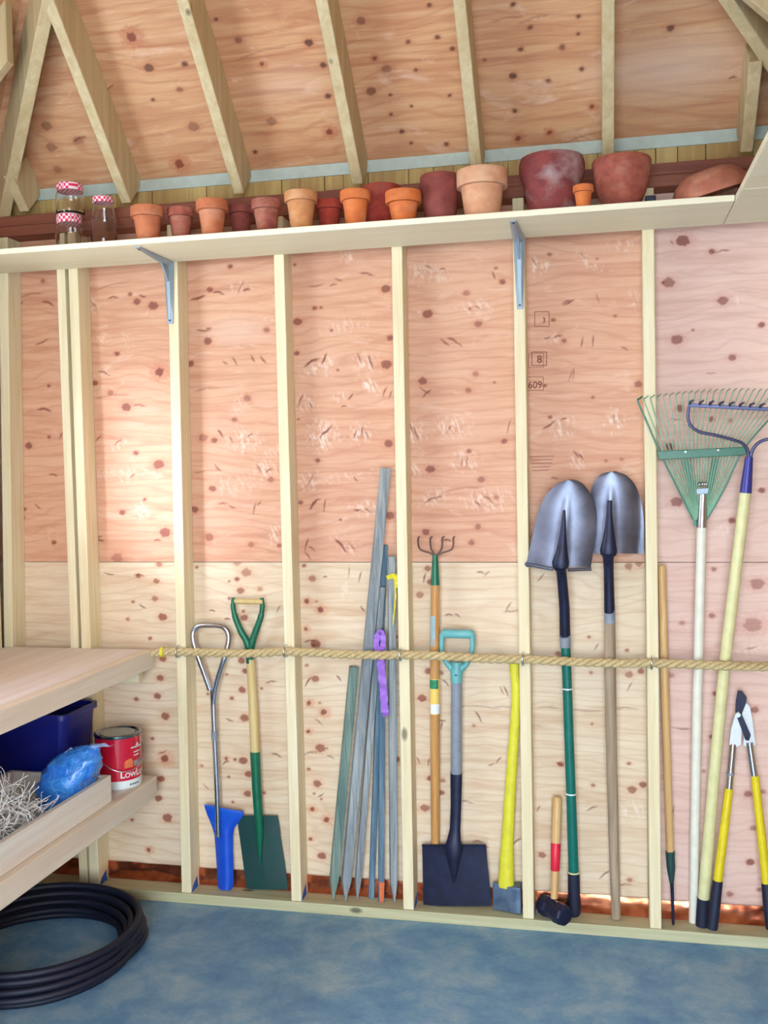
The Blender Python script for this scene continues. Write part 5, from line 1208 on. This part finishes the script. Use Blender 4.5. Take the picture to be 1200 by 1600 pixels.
loft([rrect(bx0+i_, bx1-i_, by0+i_, by1-i_, .03, ZL), rrect(bx0+.006, bx1-.006, by0+.006, by1-.006, .03, ZL+bz-.02), rrect(bx0+.010, bx1-.010, by0+.010, by1-.010, .03, ZL+bz-.02), rrect(bx0+i_+.004, bx1-i_-.004, by0+i_+.004, by1-i_-.004, .03, ZL+.004)]).build('bin_body', 'bin', t, smooth=40)
loft([rrect(bx0+.009, bx1-.009, by0+.009, by1-.009, .03, ZL+bz-.019), rrect(bx0-.004, bx1+.004, by0-.004, by1+.004, .034, ZL+bz-.019), rrect(bx0-.004, bx1+.004, by0-.004, by1+.004, .034, ZL+bz), rrect(bx0+.009, bx1-.009, by0+.009, by1-.009, .03, ZL+bz), rrect(bx0+.009, bx1-.009, by0+.009, by1-.009, .03, ZL+bz-.019)], False, False).build('rim', 'bin', t, smooth=30)

# paint can
cb = Vector((-0.208, -0.112, ZL)); CR, CH = 0.0815, 0.192
t = thing('paint_can', 'red and white paint can with wire handle on the lower shelf', 'paint can', cb)
MB().lathe([(.03, 0), (CR-.001, 0), (CR, .003), (CR, .030), (.03, .030)], cb, 56).build('white_band', 'can_white', t, smooth=40)['label'] = 'white lower band of the label'
MB().lathe([(.03, .0302), (CR, .0302), (CR, CH-.012), (.03, CH-.012)], cb, 56).build('can_body', 'can_red', t, smooth=40)['label'] = 'red label'
can_face = [c_ for c_ in t.children if c_.name.startswith('can_body')][0]; can_base = [c_ for c_ in t.children if c_.name.startswith('white_band')][0]
MB().lathe([(.02, CH-.0118), (CR+.001, CH-.0118), (CR+.0025, CH-.008), (CR+.0025, CH-.002), (CR, CH), (CR-.006, CH), (CR-.010, CH-.007), (CR-.016, CH-.007), (CR-.019, CH-.003), (.02, CH-.004)], cb, 56).build('lid', 'can_lid', t, smooth=40)['label'] = 'steel lid'
FA = -0.50                                                     # direction of the printed face as seen (radians)
def curved(vs, fs, ang0, zc, mat, name, lift=0.0005):
    pts = []
    for v in vs:
        a_ = ang0+v.x/CR; r = CR+lift+v.z
        pts.append(cb+Vector((r*math.cos(a_), r*math.sin(a_), zc+v.y)))
    return MB().add(pts, fs).build(name, mat, can_face, smooth=0)
def curved_rect(a0, a1, z0, z1, mat, name, lift=0.0004):
    n = 10; vs = []; fs = []
    for k in range(n+1):
        a_ = a0+(a1-a0)*k/n
        for z in (z0, z1): vs.append(cb+Vector(((CR+lift)*math.cos(a_), (CR+lift)*math.sin(a_), z)))
    for k in range(n): fs.append((2*k, 2*k+2, 2*k+3, 2*k+1))
    return MB().add(vs, fs).build(name, mat, can_base if name == 'base_print' else can_face, smooth=40)
vs, fs, xo = [], [], -0.044
for w_, sz, adv in (('L', .034, .016), ('OW', .024, .034), ('L', .034, .016), ('US', .024, 0)):
    v_, f_ = textmesh(w_, sz, 'can_white', 'lettering', align='LEFT'); k_ = len(vs)
    vs += [q_+Vector((xo, 0, 0)) for q_ in v_]; fs += [tuple(k_+i_ for i_ in q_) for q_ in f_]; xo += adv+(.011 if w_ == 'OW' else .001)
curved(vs, fs, FA, 0.041, 'can_white', 'lettering')['label'] = 'white printed wording'
curved_rect(FA-0.02, FA+0.72, 0.142, 0.146, 'can_white', 'logo_bar')
curved([Vector((-.009, 0, 0)), Vector((.009, 0, 0)), Vector((.004, .007, 0)), Vector((0, .013, 0)), Vector((-.004, .007, 0))], [(0, 1, 2, 3, 4)], FA+0.35, 0.148, 'can_white', 'logo_mark')
for z in (0.125, 0.113):
    curved_rect(FA+0.12, FA+0.55-(0.125-z)*8, z, z+0.0035, 'can_white', 'small_print')
curved_rect(FA+0.12, FA+0.62, 0.076, 0.096, 'grey_print', 'grey_panel')
# little orange chair picture
og = [(-.020, -.013), (.012, -.013), (.014, .004), (.010, .016), (.002, .020), (-.006, .017), (-.014, .015), (-.020, .008)]
curved([Vector((x_, y_, 0)) for x_, y_ in og], [tuple(range(len(og)))], FA-0.10, 0.088, 'orange_print', 'label_picture', 0.0016)
for k_ in range(5):
    curved_rect(FA-0.12+k_*0.11, FA-0.04+k_*0.11, 0.0115, 0.0165, 'screw', 'base_print')
for s in (-1, 1):
    a_ = -0.92+0.15+s*math.pi/2; q = cb+Vector((math.cos(a_)*CR, math.sin(a_)*CR, 0.145)); q2 = cb+Vector((math.cos(a_)*(CR+.006), math.sin(a_)*(CR+.006), 0.145))
    MB().tube([q, q2], .009, 14).build('handle_ear', 'silver', t)
pts = []
for k in range(25):
    f = k/24; a_ = -0.92+0.15-math.pi/2+math.pi*f; r = CR+0.005+0.004*math.sin(math.pi*f)
    pts.append(cb+Vector((r*math.cos(a_), r*math.sin(a_), 0.145-0.080*math.sin(math.pi*f))))
MB().tube(pts, 0.0019, 8).build('wire_handle', 'silver', t)

# coiled hose
rnd = random.Random(5); pts = []; hr_ = 0.0115
loops = [(.335, .0122), (.308, .0122), (.282, .0122), (.350, .033), (.322, .034), (.295, .034), (.268, .033), (.345, .055), (.316, .056), (.287, .056), (.338, .077), (.305, .078), (.330, .098)]
N = 56; tot = len(loops)*N
for k in range(tot):
    l = k/N; a_ = 2*math.pi*l+0.6; i = int(l); f = l-i; j = min(i+1, len(loops)-1)
    sm = max(0.0, (f-0.75)/0.25); sm = sm*sm*(3-2*sm)
    r = loops[i][0]+(loops[j][0]-loops[i][0])*sm; z = loops[i][1]+(loops[j][1]-loops[i][1])*sm
    wob = 0.008*mnoise.noise(Vector((math.cos(a_)*1.3, math.sin(a_)*1.3, i*1.7)))
    pts.append(Vector((-0.335+(r+wob)*math.cos(a_), -0.465+(r+wob)*math.sin(a_)*1.0, z+(0.003*mnoise.noise(Vector((a_*1.1, i, 3))) if z > .02 else 0))))
t = thing('garden_hose', 'dark coiled garden hose lying on the floor under the shelf', 'hose', (-0.335, -0.465, 0))
MB().tube(pts, hr_, 12).build('hose_coil', 'hose', t, smooth=70)

# ------------------------------------------------------------------ light
w = bpy.data.worlds.new('world'); SC.world = w; w.use_nodes = True
nt = w.node_tree; nt.nodes.clear()
out = nt.nodes.new('ShaderNodeOutputWorld'); bg = nt.nodes.new('ShaderNodeBackground'); nt.links.new(bg.outputs[0], out.inputs[0])
tc = nt.nodes.new('ShaderNodeTexCoord'); sp_ = nt.nodes.new('ShaderNodeSeparateXYZ'); nt.links.new(tc.outputs['Generated'], sp_.inputs[0])
rp_ = nt.nodes.new('ShaderNodeValToRGB'); nt.links.new(sp_.outputs['Z'], rp_.inputs[0])
rp_.color_ramp.elements[0].position = 0.0; rp_.color_ramp.elements[0].color = (0.76, 0.89, 1.0, 1)
rp_.color_ramp.elements[1].position = 0.7; rp_.color_ramp.elements[1].color = (0.60, 0.78, 1.0, 1)
nt.links.new(rp_.outputs[0], bg.inputs[0]); bg.inputs[1].default_value = 6.0
def portal(loc, rot, sx_, sy_):
    l = bpy.data.lights.new('portal', 'AREA'); l.shape = 'RECTANGLE'; l.size = sx_; l.size_y = sy_; l.cycles.is_portal = True
    o = bpy.data.objects.new('portal', l); o.location = loc; o.rotation_euler = rot; COL.objects.link(o)
portal((1.375, FRONT+0.01, 1.225), (math.radians(90), 0, 0), 1.75, 2.45)
portal((xw+0.02, (WY0+WY1)/2, (WZ0+WZ1)/2), (0, math.radians(-90), 0), WZ1-WZ0, WY1-WY0)

sl = bpy.data.lights.new('sun', 'SUN'); sl.energy = 1.4; sl.angle = math.radians(11); sl.color = (0.86, 0.86, 1.0)
so = bpy.data.objects.new('sun', sl); COL.objects.link(so)
sd_ = Vector((math.sin(math.radians(27))*math.cos(math.radians(12)), math.cos(math.radians(27))*math.cos(math.radians(12)), -math.sin(math.radians(12))))
so.rotation_euler = sd_.to_track_quat('-Z', 'Y').to_euler()

SC.view_settings.view_transform = 'Standard'; SC.view_settings.look = 'None'; SC.view_settings.gamma = 1.0
SC.view_settings.use_curve_mapping = False; SC.view_settings.exposure = 1.5
SC.cycles.max_bounces = 10; SC.cycles.diffuse_bounces = 3; SC.cycles.transparent_max_bounces = 12
